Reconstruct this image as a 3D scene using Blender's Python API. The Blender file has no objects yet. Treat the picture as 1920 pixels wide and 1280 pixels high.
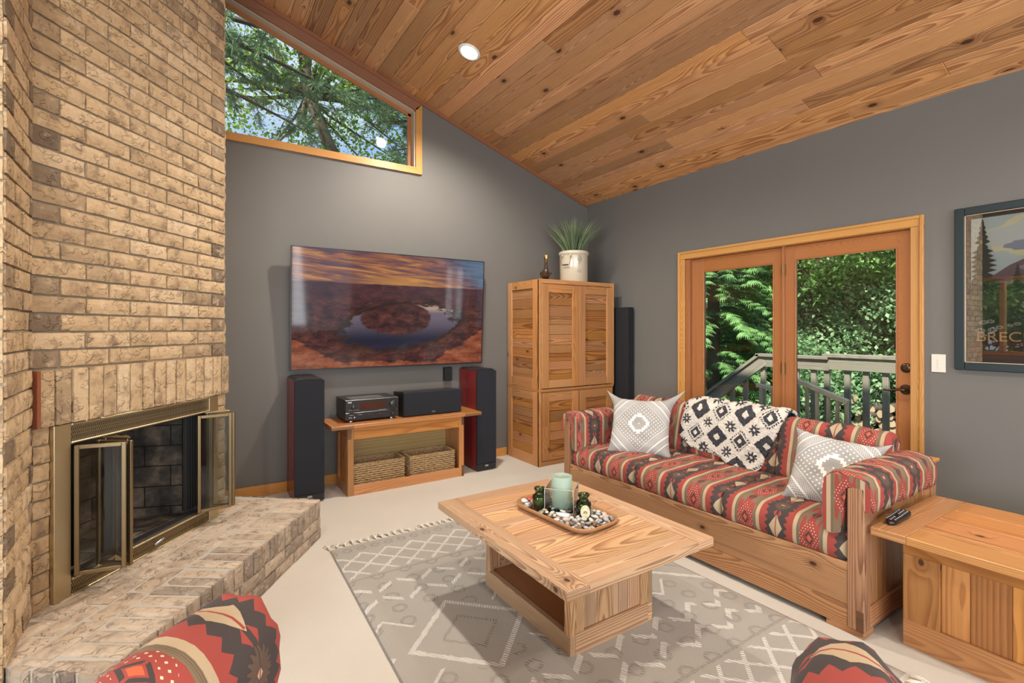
import bpy, math, random
import numpy as np
from mathutils import Vector, Matrix
random.seed(7); np.random.seed(7)
R = math.radians
SC = bpy.context.scene
COL = SC.collection

# ------------------------------------------------------------------ camera
# The room is built in metres: +Y runs along the door wall towards the television
# wall, +X towards the door wall, the camera stands at the origin 1.35 m up.
cam_d = bpy.data.cameras.new('camera'); cam = bpy.data.objects.new('camera', cam_d); COL.objects.link(cam)
cam.location = (0, 0, 1.35); cam.rotation_euler = (R(90), 0, -math.atan2(600, 920))
cam_d.sensor_width = 36; cam_d.lens = 36 * 920 / 1920; cam_d.shift_y = -23 / 1920
cam_d.clip_start = .05; cam_d.clip_end = 400
SC.camera = cam
# ------------------------------------------------------------------ view
SC.view_settings.view_transform = 'Standard'; SC.view_settings.look = 'None'
SC.view_settings.exposure = 0.24; SC.view_settings.gamma = 1.0; SC.view_settings.use_curve_mapping = False
SC.cycles.use_denoising = True
SC.cycles.max_bounces = 10; SC.cycles.diffuse_bounces = 5; SC.cycles.transparent_max_bounces = 16
SC.cycles.sample_clamp_indirect = 8

# ------------------------------------------------------------------ node helper
class E:
    """tiny expression layer over shader math nodes"""
    def __init__(s, nt, k): s.nt = nt; s.k = k
    def _in(s, sock):
        if isinstance(s.k, (int, float)): sock.default_value = s.k
        else: s.nt.links.new(s.k, sock)
def _op(nt, op, *a):
    n = nt.nodes.new('ShaderNodeMath'); n.operation = op
    for i, x in enumerate(a):
        if isinstance(x, (int, float)): n.inputs[i].default_value = x
        else: x._in(n.inputs[i])
    return E(nt, n.outputs[0])
for _n, _o in dict(add='ADD', sub='SUBTRACT', mul='MULTIPLY', truediv='DIVIDE', lt='LESS_THAN', gt='GREATER_THAN').items():
    setattr(E, '__%s__' % _n, (lambda o: lambda s, b: _op(s.nt, o, s, b))(_o))
E.__radd__ = lambda s, b: _op(s.nt, 'ADD', s, b)
E.__rmul__ = lambda s, b: _op(s.nt, 'MULTIPLY', s, b)
E.__rsub__ = lambda s, b: _op(s.nt, 'SUBTRACT', b, s)
E.__neg__ = lambda s: _op(s.nt, 'MULTIPLY', s, -1)
def eabs(a): return _op(a.nt, 'ABSOLUTE', a)
def emin(a, b): return _op(a.nt, 'MINIMUM', a, b)
def emax(a, b): return _op(a.nt, 'MAXIMUM', a, b)
def efr(a): return _op(a.nt, 'FRACT', a)
def efl(a): return _op(a.nt, 'FLOOR', a)
def esqrt(a): return _op(a.nt, 'SQRT', a)
def esin(a): return _op(a.nt, 'SINE', a)
def epow(a, b): return _op(a.nt, 'POWER', a, b)
def eatan2(a, b): return _op(a.nt, 'ARCTAN2', a, b)
def ecl(a):
    r = _op(a.nt, 'ADD', a, 0.0); r.k.node.use_clamp = True; return r
def tri(a, p=1.0):
    """distance from a to the nearest multiple of p (0 .. p/2)"""
    return eabs(efr(a * (1 / p) + .5) - .5) * p
def sm(a, lo, hi):
    n = a.nt.nodes.new('ShaderNodeMapRange'); n.interpolation_type = 'SMOOTHSTEP'
    a._in(n.inputs[0]); n.inputs[1].default_value = lo; n.inputs[2].default_value = hi
    return E(a.nt, n.outputs[0])

class Mat:
    def __init__(s, name, rough=.5, spec=.5):
        s.m = bpy.data.materials.new(name); s.m.use_nodes = True; s.nt = s.m.node_tree
        s.b = s.nt.nodes['Principled BSDF']; s.rough(rough); s.b.inputs['Specular IOR Level'].default_value = spec
    def node(s, t, **kw):
        n = s.nt.nodes.new(t)
        for k, v in kw.items(): setattr(n, k, v)
        return n
    def rough(s, v):
        if isinstance(v, E): v._in(s.b.inputs['Roughness'])
        else: s.b.inputs['Roughness'].default_value = v
    def uv(s):
        n = s.node('ShaderNodeUVMap'); n.uv_map = 'UVMap'
        x = s.node('ShaderNodeSeparateXYZ'); s.nt.links.new(n.outputs[0], x.inputs[0])
        return E(s.nt, x.outputs[0]), E(s.nt, x.outputs[1])
    def rnd(s):
        n = s.node('ShaderNodeAttribute'); n.attribute_name = 'rnd'
        x = s.node('ShaderNodeSeparateColor'); s.nt.links.new(n.outputs['Color'], x.inputs[0])
        return [E(s.nt, x.outputs[i]) for i in range(3)]
    def obj(s):
        n = s.node('ShaderNodeTexCoord'); x = s.node('ShaderNodeSeparateXYZ'); s.nt.links.new(n.outputs['Object'], x.inputs[0])
        return [E(s.nt, x.outputs[i]) for i in range(3)]
    def vec(s, *a):
        n = s.node('ShaderNodeCombineXYZ')
        for i, x in enumerate(a):
            if isinstance(x, E): x._in(n.inputs[i])
            else: n.inputs[i].default_value = x
        return n.outputs[0]
    def noise(s, vec, scale=1, det=2, rough=.5, dist=0):
        n = s.node('ShaderNodeTexNoise'); s.nt.links.new(vec, n.inputs['Vector'])
        n.inputs['Scale'].default_value = scale; n.inputs['Detail'].default_value = det
        n.inputs['Roughness'].default_value = rough; n.inputs['Distortion'].default_value = dist
        return E(s.nt, n.outputs[0])
    def voro(s, vec, scale=1, feature='F1', out='Distance', rand=1, dims='3D'):
        n = s.node('ShaderNodeTexVoronoi'); n.feature = feature; n.voronoi_dimensions = dims
        s.nt.links.new(vec, n.inputs['Vector']); n.inputs['Scale'].default_value = scale
        n.inputs['Randomness'].default_value = rand
        return E(s.nt, n.outputs[out]) if out != 'Color' else n.outputs['Color']
    def col(s, c):
        if isinstance(c, (tuple, list)):
            n = s.node('ShaderNodeRGB'); n.outputs[0].default_value = (*c[:3], 1); return n.outputs[0]
        return c
    def mix(s, f, a, b, mode='MIX'):
        n = s.node('ShaderNodeMix', data_type='RGBA', blend_type=mode)
        if isinstance(f, E): f._in(n.inputs[0])
        else: n.inputs[0].default_value = f
        for sock, c in ((n.inputs[6], a), (n.inputs[7], b)):
            if isinstance(c, (tuple, list)): sock.default_value = (*c[:3], 1)
            else: s.nt.links.new(c, sock)
        return n.outputs[2]
    def ramp(s, f, stops):
        n = s.node('ShaderNodeValToRGB'); f._in(n.inputs[0]); cr = n.color_ramp
        while len(cr.elements) < len(stops): cr.elements.new(.5)
        for e, (p, c) in zip(cr.elements, stops): e.position = p; e.color = (*c[:3], 1)
        return n.outputs[0]
    def hsv(s, c, h=.5, sat=1., v=1.):
        n = s.node('ShaderNodeHueSaturation'); s.nt.links.new(s.col(c), n.inputs['Color'])
        for k, x in (('Hue', h), ('Saturation', sat), ('Value', v)):
            if isinstance(x, E): x._in(n.inputs[k])
            else: n.inputs[k].default_value = x
        return n.outputs[0]
    def base(s, c):
        if isinstance(c, (tuple, list)): s.b.inputs['Base Color'].default_value = (*c[:3], 1)
        else: s.nt.links.new(c, s.b.inputs['Base Color'])
    def bump(s, h, strength=.3, dist=.002):
        n = s.node('ShaderNodeBump'); h._in(n.inputs['Height'])
        n.inputs['Strength'].default_value = strength; n.inputs['Distance'].default_value = dist
        s.nt.links.new(n.outputs[0], s.b.inputs['Normal'])

def plain(name, c, rough=.5, metal=0., spec=.5, bump=0., bscale=200, em=None, coat=0):
    M = Mat(name, rough, spec); M.base(c); M.b.inputs['Metallic'].default_value = metal
    if coat: M.b.inputs['Coat Weight'].default_value = coat
    x, y, z = M.obj(); v = M.vec(x, y, z)
    n = M.noise(v, bscale, 2)
    M.base(M.mix(n, tuple(k * .9 for k in c), tuple(min(1, k * 1.1) for k in c)))
    if bump: M.bump(n, bump, .001)
    if em: M.b.inputs['Emission Color'].default_value = (*c, 1); M.b.inputs['Emission Strength'].default_value = em
    return M.m

def wood(name, light, dark, ring=120., knots=1., rough=.42, contrast=1., fibre=1., var=1., spec=.4, hv=1., ks=1.):
    """flat-sawn softwood: UV = metres along / across each board, rnd = a random triple per board"""
    M = Mat(name, rough, spec); u, v = M.uv(); r, g, b = M.rnd()
    off = M.vec(u + r * 37.0, v * 1.6 + g * 11.0, b * 23.0)
    lo = M.noise(off, 1.0, 1.5, .45)
    lo2 = M.noise(M.vec(u * 3.0 + g * 17, v * 20.0, r * 9), 1.0, 2)
    ku = u * 1.7 + r * 19.0; kv = v * 5.0 + b * 31.0
    vn = M.node('ShaderNodeTexVoronoi'); vn.voronoi_dimensions = '2D'; vn.feature = 'F1'
    M.nt.links.new(M.vec(ku, kv * 1.0, 0), vn.inputs['Vector']); vn.inputs['Scale'].default_value = 1.0
    sx = M.node('ShaderNodeSeparateXYZ'); M.nt.links.new(vn.outputs['Position'], sx.inputs[0])
    dx = (ku - E(M.nt, sx.outputs[0])) * (1 / 1.7); dy = (kv - E(M.nt, sx.outputs[1])) * .2
    sc = M.node('ShaderNodeSeparateColor'); M.nt.links.new(vn.outputs['Color'], sc.inputs[0])
    has = (E(M.nt, sc.outputs[0]) > (1 - .42 * knots)) if knots > 0 else None
    rr = esqrt(dx * dx * .35 + dy * dy)
    c0 = (g - .5) * .16 + (lo - .5) * .09
    a = v - c0
    d = .010 + b * .12 + (lo - .5) * .11 + (lo2 - .5) * .006
    rad = esqrt(a * a + d * d) * (1.0 + g * .9)
    if has is not None:
        pull = _op(M.nt, 'EXPONENT', rr * rr * (-900.0)) * has
        rad = rad + pull * .035
    ph = efr(rad * ring + r * 5.0)
    line = epow(sm(ph, .02, .88), 1.6) * (1.0 - sm(ph, .90, 1.0)) * (.62 + lo2 * .75)
    fib = M.noise(M.vec(u * 9.0, v * 420.0, r * 40), 1.0, 3, .6)
    f = ecl(line * (.72 * contrast) + (fib - .5) * (.85 * fibre))
    col = M.mix(f, light, dark)
    col = M.hsv(col, .5 + (g - .5) * (.010 * var * hv), 1.0 + (b - .5) * (.16 * var * hv), .98 + (r - .5) * (.46 * var))
    streak = M.noise(M.vec(u * .8 + b * 9, v * 30.0, g * 50), 1.0, 2)
    col = M.mix(ecl(sm(streak, .55, .8) * .35), col, tuple(k * .55 for k in dark))
    h = line * .5 + fib * .6
    if has is not None:
        col = M.mix((1.0 - sm(rr, .008 * ks, .034 * ks)) * has * .45, col, tuple(x * .9 for x in dark))
        kd = M.noise(M.vec(u * 60.0, v * 60.0, r * 9), 1.0, 2) * .006
        k = (1.0 - sm(rr + kd, .009 * ks, .0155 * ks)) * has
        col = M.mix(k * .92, col, tuple(x * .20 for x in dark))
    M.base(col); M.rough(rough + (fib - .5) * .15)
    M.bump(h * -1.0, .22, .0012)
    return M.m

# ------------------------------------------------------------------ mesh helper
def rot(z=0, x=0, y=0): return Matrix.Rotation(R(z), 4, 'Z') @ Matrix.Rotation(R(y), 4, 'Y') @ Matrix.Rotation(R(x), 4, 'X')
class MB:
    def __init__(s): s.v = []; s.f = []; s.uv = []; s.c = []; s.mi = []; s.sm = []
    def face(s, pts, uvs=None, c=(.5, .5, .5), mi=0, smooth=False):
        i = len(s.v); s.v += [tuple(p) for p in pts]; s.f.append(list(range(i, i + len(pts))))
        s.uv.append(uvs or [(0, 0)] * len(pts)); s.c.append(c); s.mi.append(mi); s.sm.append(smooth)
    def box(s, lo, hi, g='x', M=None, c=None, mi=0, uvo=(0, 0)):
        """box with grain along axis g; every box gets its own random triple"""
        c = c or (random.random(), random.random(), random.random())
        lo = [min(a, b) for a, b in zip(lo, hi)], [max(a, b) for a, b in zip(lo, hi)]
        lo, hi = lo; ctr = [(a + b) / 2 for a, b in zip(lo, hi)]
        gi = 'xyz'.index(g); P = [(lo, hi)[k] for k in (0, 1)]
        i0 = len(s.v)
        for k in range(8):
            p = Vector((P[k & 1][0], P[k >> 1 & 1][1], P[k >> 2 & 1][2])); 
            s.v.append(tuple(M @ p if M else p))
        for ax, idx in ((0, (0, 4, 6, 2)), (0, (1, 3, 7, 5)), (1, (0, 1, 5, 4)), (1, (2, 6, 7, 3)), (2, (0, 2, 3, 1)), (2, (4, 5, 7, 6))):
            o = [q for q in (0, 1, 2) if q != ax]
            if gi in o: ua = gi; va = [q for q in o if q != gi][0]
            else: ua, va = o
            uv = []
            for k in idx:
                p = (P[k & 1][0], P[k >> 1 & 1][1], P[k >> 2 & 1][2])
                uv.append(((p[ua] - ctr[ua]) * (1 if ua == gi else .3) + uvo[0], p[va] - ctr[va] + uvo[1]))
            s.f.append([i0 + k for k in idx]); s.uv.append(uv); s.c.append(c); s.mi.append(mi); s.sm.append(False)
    def grid(s, P, UV=None, cu=False, cv=False, c=(.5, .5, .5), mi=0, smooth=True, flip=False, M=None):
        """P[i][j] points, faces between them; cu / cv close the loop; UV[i][j] has the same size (+1 when closed)"""
        n, m = len(P), len(P[0]); i0 = len(s.v)
        for row in P:
            for p in row: s.v.append(tuple(M @ Vector(p)) if M else tuple(p))
        for i in range(n if cu else n - 1):
            for j in range(m if cv else m - 1):
                a, b = i, (i + 1) % n; d, e = j, (j + 1) % m
                q = [i0 + a * m + d, i0 + b * m + d, i0 + b * m + e, i0 + a * m + e]
                w = [UV[i][j], UV[i + 1][j], UV[i + 1][j + 1], UV[i][j + 1]] if UV else [(0, 0)] * 4
                if flip: q.reverse(); w = w[::-1]
                s.f.append(q); s.uv.append(w); s.c.append(c); s.mi.append(mi); s.sm.append(smooth)
    def lathe(s, prof, n=32, M=None, c=(.5, .5, .5), mi=0, at=(0, 0, 0), caps=False, smooth=True):
        P = [[(at[0] + r * math.cos(2 * math.pi * k / n), at[1] + r * math.sin(2 * math.pi * k / n), at[2] + z) for k in range(n)] for r, z in prof]
        UV = [[(k / n, j / max(1, len(prof) - 1)) for k in range(n + 1)] for j in range(len(prof))]
        s.grid(P, UV, cv=True, c=c, mi=mi, smooth=smooth, flip=True, M=M)
        if caps:
            for row, fl in ((P[0], True), (P[-1], False)):
                pts = [M @ Vector(p) if M else Vector(p) for p in row]
                s.face(pts[::-1] if fl else pts, None, c, mi)
    def tube(s, path, r, n=8, c=(.5, .5, .5), mi=0, M=None):
        """round bar along a path; r a number or one per point"""
        pts = [Vector(p) for p in path]; rs = r if isinstance(r, (list, tuple)) else [r] * len(pts)
        P = []; L = 0; UV = []
        for i, p in enumerate(pts):
            t = (pts[min(i + 1, len(pts) - 1)] - pts[max(i - 1, 0)]).normalized()
            a = t.orthogonal().normalized() if i == 0 else (a - t * a.dot(t)).normalized()
            b = t.cross(a)
            if i: L += (p - pts[i - 1]).length
            P.append([tuple(p + (a * math.cos(2 * math.pi * k / n) + b * math.sin(2 * math.pi * k / n)) * rs[i]) for k in range(n)])
            UV.append([(L, rs[i] * 6.28 * k / n) for k in range(n + 1)])
        s.grid(P, UV, cv=True, c=c, mi=mi, M=M)
        for row, fl in ((P[0], False), (P[-1], True)):
            q = [M @ Vector(p) if M else Vector(p) for p in row]; s.face(q if not fl else q[::-1], None, c, mi)
    def prism(s, poly, z0, z1, ax='z', M=None, c=None, mi=0, uvs=1.0):
        """polygon (2-D) extruded between z0 and z1 along axis ax"""
        c = c or (random.random(), random.random(), random.random())
        def p3(p, z):
            q = {'z': (p[0], p[1], z), 'y': (p[0], z, p[1]), 'x': (z, p[0], p[1])}[ax]
            return tuple(M @ Vector(q)) if M else q
        ar = sum(poly[i][0] * poly[(i + 1) % len(poly)][1] - poly[(i + 1) % len(poly)][0] * poly[i][1] for i in range(len(poly)))
        if (ar < 0) != (ax == 'y'): poly = poly[::-1]
        if ar < 0 and ax == 'y': pass
        A = [p3(p, z0) for p in poly]; B = [p3(p, z1) for p in poly]; U = [(p[0] * uvs, p[1] * uvs) for p in poly]
        s.face(A[::-1], U[::-1], c, mi); s.face(B, U, c, mi)
        n = len(poly); L = 0
        for i in range(n):
            j = (i + 1) % n; d = math.dist(poly[i], poly[j])
            s.face([A[i], A[j], B[j], B[i]], [(L, z0), (L + d, z0), (L + d, z1), (L, z1)], c, mi); L += d
    def build(s, name, mats, parent=None, bevel=0, seg=1, local=False, sub=0, weld=False):
        me = bpy.data.meshes.new(name); V = s.v
        root = parent
        while root is not None and root.parent is not None: root = root.parent
        if root is not None and not local:
            inv = root.matrix_basis.inverted(); V = [tuple(inv @ Vector(p)) for p in V]
        me.from_pydata(V, [], s.f)
        mats = mats if isinstance(mats, (list, tuple)) else [mats]
        for m in mats: me.materials.append(m)
        me.polygons.foreach_set('material_index', s.mi); me.polygons.foreach_set('use_smooth', s.sm)
        uvl = me.uv_layers.new(name='UVMap'); uvl.data.foreach_set('uv', [x for f in s.uv for p in f for x in p])
        at = me.attributes.new('rnd', 'FLOAT_COLOR', 'CORNER')
        at.data.foreach_set('color', [x for f, c in zip(s.f, s.c) for _ in f for x in (*c, 1.0)])
        me.update()
        o = bpy.data.objects.new(name, me); COL.objects.link(o)
        if parent is not None: o.parent = parent
        if weld:
            w = o.modifiers.new('w', 'WELD'); w.merge_threshold = .0002
        if bevel:
            b = o.modifiers.new('b', 'BEVEL'); b.width = bevel; b.segments = seg; b.limit_method = 'ANGLE'; b.angle_limit = R(40)
        if sub:
            b = o.modifiers.new('s', 'SUBSURF'); b.levels = sub; b.render_levels = sub
        return o
def tag(o, label, cat, group=None, kind=None):
    if label: o['label'] = label
    if cat: o['category'] = cat
    if group: o['group'] = group
    if kind: o['kind'] = kind
    return o
def thing(name, label, cat, loc=(0, 0, 0), rz=0, group=None, M=None):
    o = bpy.data.objects.new(name, None); COL.objects.link(o); o.empty_display_size = .1
    if M is not None: o.matrix_basis = M
    else: o.location = loc; o.rotation_euler = (0, 0, R(rz))
    o.matrix_basis  # evaluated from the channels
    return tag(o, label, cat, group)
def struct(o, label=None):
    o['kind'] = 'structure'
    if label: o['label'] = label
    return o
def copy_tree(o, parent=None):
    c = o.copy(); COL.objects.link(c); c.parent = parent
    for ch in list(o.children): copy_tree(ch, c)
    return c
def cyl(mb, p, q, r, n=16, c=(.5, .5, .5), mi=0):
    mb.tube([p, q], r, n, c, mi)
# ------------------------------------------------------------------ sky, sun, daylight
def make_world():
    w = bpy.data.worlds.new('sky'); SC.world = w; w.use_nodes = True; nt = w.node_tree
    bg = nt.nodes['Background']; tc = nt.nodes.new('ShaderNodeTexCoord'); sp = nt.nodes.new('ShaderNodeSeparateXYZ')
    nt.links.new(tc.outputs['Generated'], sp.inputs[0])
    r = nt.nodes.new('ShaderNodeValToRGB'); nt.links.new(sp.outputs[2], r.inputs[0])
    r.color_ramp.elements[0].position = 0; r.color_ramp.elements[0].color = (.50, .66, .84, 1)
    r.color_ramp.elements[1].position = .7; r.color_ramp.elements[1].color = (.16, .38, .82, 1)
    n = nt.nodes.new('ShaderNodeTexNoise'); nt.links.new(tc.outputs['Generated'], n.inputs['Vector'])
    n.inputs['Scale'].default_value = 5; n.inputs['Detail'].default_value = 4
    k = nt.nodes.new('ShaderNodeMapRange'); nt.links.new(n.outputs[0], k.inputs[0]); k.inputs[1].default_value = .45; k.inputs[2].default_value = .65
    mx = nt.nodes.new('ShaderNodeMix'); mx.data_type = 'RGBA'; nt.links.new(k.outputs[0], mx.inputs[0])
    nt.links.new(r.outputs[0], mx.inputs[6]); mx.inputs[7].default_value = (.62, .76, .92, 1)
    nt.links.new(mx.outputs[2], bg.inputs[0]); bg.inputs[1].default_value = SKY
SKY = 1.0
make_world()
def light(kind, name, loc, energy, color=(1, 1, 1), aim=None, size=None, size_y=None, spot=None, blend=.5, radius=.06, parent=None):
    d = bpy.data.lights.new(name, kind); o = bpy.data.objects.new(name, d); COL.objects.link(o); o.location = loc
    d.energy = energy; d.color = color
    if aim is not None: o.rotation_euler = (Vector(aim) - Vector(loc)).to_track_quat('-Z', 'Y').to_euler()
    if kind == 'AREA':
        d.shape = 'RECTANGLE'; d.size = size; d.size_y = size_y
    elif kind in ('SPOT', 'POINT'):
        d.shadow_soft_size = radius
        if spot: d.spot_size = R(spot); d.spot_blend = blend
    return o
sun = light('SUN', 'sun', (-20, -9, 24), 8.0, (1, .95, .86), aim=(0, 0, 0)); sun.data.angle = R(1.5)
# area lamps added outside the rear and left windows, standing in for daylight
light('AREA', 'daylight_fill_rear', (-.4, -3.68, 1.7), 300, (.90, .95, 1.0), aim=(.8, 3.0, 3.3), size=5.4, size_y=2.4)
light('AREA', 'daylight_fill_left', (-3.62, -.05, 1.5), 240, (.90, .95, 1.0), aim=(2.0, .8, 2.4), size=2.2, size_y=1.4)
CAN_W = 105; CAN_C = (1.0, .92, .81)
# ------------------------------------------------------------------ materials
W_TABLE = wood('pine_table', (.63, .40, .225), (.24, .105, .045), ring=95, contrast=1.05, rough=.38)
W_CAB = wood('pine_cabinet', (.47, .215, .075), (.16, .052, .016), ring=85, contrast=1.05, rough=.36)
W_CABF = wood('pine_cabinet_frame', (.56, .27, .10), (.28, .10, .034), ring=120, knots=.3, contrast=.7, rough=.36, var=.6)
W_SOFA = wood('pine_sofa', (.45, .225, .105), (.17, .062, .027), ring=90, contrast=.95, rough=.42)
W_SIDE = wood('pine_side_table', (.53, .25, .088), (.28, .10, .03), ring=75, contrast=.8, rough=.34)
W_CEIL = wood('cedar_ceiling', (.60, .315, .140), (.24, .088, .034), knots=.6, ring=85, contrast=1.0, rough=.5, var=1.2, hv=.55, ks=1.6)
W_OAK = wood('oak_trim', (.62, .32, .10), (.36, .145, .035), ring=260, knots=0, contrast=.8, rough=.33, var=.4)
W_FIR = wood('fir_door', (.42, .165, .055), (.25, .08, .026), ring=330, knots=0, contrast=.55, rough=.3, var=.3)
W_TRIM = wood('dark_cedar_trim', (.30, .12, .06), (.17, .06, .03), ring=200, knots=0, contrast=.5, rough=.4, var=.4)
W_DECK = wood('weathered_deck_wood', (.27, .25, .19), (.15, .135, .10), ring=90, knots=.6, contrast=.6, rough=.8, var=.5)
W_ENDG = wood('dark_end_grain', (.20, .10, .05), (.09, .04, .02), ring=260, knots=0, contrast=.6, rough=.5)
W_TRAY = wood('acacia_tray', (.45, .24, .11), (.25, .11, .045), ring=160, knots=0, contrast=.4, rough=.3, var=.3)
W_HEAD = wood('shade_toned_casing', (.30, .14, .08), (.18, .075, .04), ring=240, knots=0, contrast=.5, rough=.35, var=.3)  # head casing in a darker brown; its shade is put into the colour
W_BACK = wood('pine_plywood_back', (.52, .37, .15), (.34, .22, .09), ring=45, knots=0, contrast=.6, rough=.5, var=.3)

def wall_mat():
    M = Mat('grey_wall_paint', .55, .35); x, y, z = M.obj()
    n = M.noise(M.vec(x, y, z), 2.0, 2); g = M.noise(M.vec(x * 260, y * 260, z * 420), 1, 2)
    M.base(M.mix(n, (.150, .143, .131), (.167, .159, .146))); M.bump(g, .12, .0006); return M.m
WALL = wall_mat()
def carpet_mat():
    M = Mat('beige_carpet', .95, .1); x, y, z = M.obj()
    n = M.noise(M.vec(x, y, z), 3.0, 3); g = M.noise(M.vec(x, y, z), 330, 3, .7)
    c = M.mix(n, (.62, .58, .51), (.70, .66, .59)); c = M.mix((g - .35) * .55, c, (.36, .31, .25))
    M.base(c); M.bump(g, .7, .004); return M.m
CARPET = carpet_mat()
def brick_mat(name='tumbled_brick', tone=1.0, sat=1.0):
    """clay colour varies brick by brick (rnd) and inside each brick; wavy lips are bump only"""
    M = Mat(name, .85, .25); r, g, b = M.rnd(); x, y, z = M.obj()
    v = M.vec(x, y, z); off = M.vec(x + r * 9, y + g * 9, z + b * 9)
    c = M.ramp(r, [(0, (.17 * tone, .12 * tone, .08 * tone)), (.18, (.33 * tone, .235 * tone, .145 * tone)), (.45, (.50 * tone, .345 * tone, .19 * tone)),
                   (.75, (.60 * tone, .42 * tone, .235 * tone)), (1, (.66 * tone, .49 * tone, .31 * tone))])
    n1 = M.noise(off, 16, 3, .6); n2 = M.noise(off, 90, 3, .7)
    c = M.mix(ecl(sm(n1, .50, .70) * .70), c, (.235 * tone, .155 * tone, .10 * tone))
    c = M.mix(ecl(sm(n1, .30, .46) * -1.0 + 1.0) * .5, c, (.70 * tone, .54 * tone, .36 * tone))
    c = M.mix(ecl((n2 - .5) * 1.2 + .25) * .45, c, (.26 * tone, .18 * tone, .11 * tone))
    c = M.hsv(c, .5, sat, .95)
    M.base(c)
    w = M.noise(M.vec(x * 1.0 + r * 5, y * 1.0 + g * 5, z * 1.6 + b * 5), 26, 1.5, .5)
    lip = 1.0 - sm(eabs(w - .46), .0, .030)
    msk = sm(M.noise(off, 19, 1), .50, .60)
    step = sm(w, .44, .50) * msk
    M.bump(n2 * .30 + n1 * .5 + lip * msk * -.55 + step * .70, .85, .008); return M.m
BRICK = brick_mat(sat=.97); BRICK_H = brick_mat('hearth_brick', 1.0, .66)
MORTAR = plain('mortar', (.27, .22, .155), .95, bump=.8, bscale=120)
MORTAR_H = plain('hearth_mortar', (.48, .44, .38), .95, bump=.8, bscale=120)
RED_BRICK = plain('red_brick_edge', (.25, .075, .03), .8, bump=.5, bscale=90)

def firebox_mat():
    M = Mat('sooty_firebrick', .8, .3); u, v = M.uv(); x, y, z = M.obj()
    row = efl(v * (1 / .115)); uu = u + efr(row * .5) * .26 * 2 * .5
    j = emin(tri(uu, .26), tri(v, .115)); n = M.noise(M.vec(x, y, z), 7, 4, .65); n3 = M.noise(M.vec(x, y, z), 60, 2)
    c = M.ramp(n, [(.3, (.03, .028, .027)), (.48, (.08, .07, .06)), (.62, (.20, .155, .115)), (.78, (.30, .28, .25))])
    c = M.mix(1.0 - sm(j, .0015, .004), c, (.015, .013, .012)); M.base(c)
    M.bump(sm(j, .001, .006) + n3 * .2, .6, .003); return M.m
FIREBOX = firebox_mat()
def brass_mat(name, c, rough):
    M = Mat(name, rough); M.b.inputs['Metallic'].default_value = 1; x, y, z = M.obj()
    n = M.noise(M.vec(x * 4, y * 4, z * 300), 1, 2); M.base(M.mix(n, tuple(k * .85 for k in c), c)); M.bump(n, .05, .0005); return M.m
BRASS = brass_mat('brushed_brass', (.66, .56, .36), .42)
BRASS_D = brass_mat('aged_bronze', (.34, .26, .15), .4)
def louver_mat():
    M = Mat('punched_brass_louver', .4); u, v = M.uv()
    vv = v * (1 / .034); row = efl(vv); uu = u * (1 / .0088) + efr(row * .5)
    du = efr(uu) - .5; dv = (efr(vv) - .5)
    d = esqrt(du * du * 1.6 + dv * dv * .9)
    f = 1.0 - sm(eabs(d - .40), .05, .13); M.b.inputs['Metallic'].default_value = 1
    M.base(M.mix(f, (.05, .038, .024), (.55, .44, .27))); M.bump(f, .6, .002); return M.m
LOUVER = louver_mat()
def glass_mat(name, tint=(1, 1, 1), refl=1.0, rough=0.0):
    m = bpy.data.materials.new(name); m.use_nodes = True; nt = m.node_tree; nt.nodes.clear()
    o = nt.nodes.new('ShaderNodeOutputMaterial'); t = nt.nodes.new('ShaderNodeBsdfTransparent'); g = nt.nodes.new('ShaderNodeBsdfGlossy')
    f = nt.nodes.new('ShaderNodeFresnel'); f.inputs[0].default_value = 1.45; mx = nt.nodes.new('ShaderNodeMixShader')
    k = nt.nodes.new('ShaderNodeMath'); k.operation = 'MULTIPLY'; k.inputs[1].default_value = refl
    t.inputs[0].default_value = (*tint, 1); g.inputs['Roughness'].default_value = rough
    nt.links.new(f.outputs[0], k.inputs[0]); nt.links.new(k.outputs[0], mx.inputs[0])
    nt.links.new(t.outputs[0], mx.inputs[1]); nt.links.new(g.outputs[0], mx.inputs[2]); nt.links.new(mx.outputs[0], o.inputs[0]); return m
PANE = glass_mat('clear_window_glass', (.97, .98, .97)); THIN_GLASS = glass_mat('thin_clear_glass', (.93, .96, .94), 1.3)
SMOKE = glass_mat('fire_door_glass', (.82, .84, .84), 1.0)
BLACK = plain('black_plastic', (.012, .012, .014), .38); BLACK_M = plain('black_metal', (.02, .02, .022), .42, spec=.6)
GRILLE = plain('black_speaker_cloth', (.012, .014, .02), .9, bump=.5, bscale=900)
CHERRY = wood('dark_cherry_veneer', (.24, .022, .022), (.13, .013, .012), ring=300, knots=0, contrast=.5, rough=.2, var=.1)
CHROME = plain('satin_metal', (.55, .55, .55), .3, metal=1); WHITE = plain('white_plastic', (.72, .68, .60), .4)
BRONZE = plain('oil_rubbed_bronze', (.10, .06, .035), .35, metal=.8)
HINGE = plain('dull_brass_hinge', (.34, .2, .07), .35, metal=.9)

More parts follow.
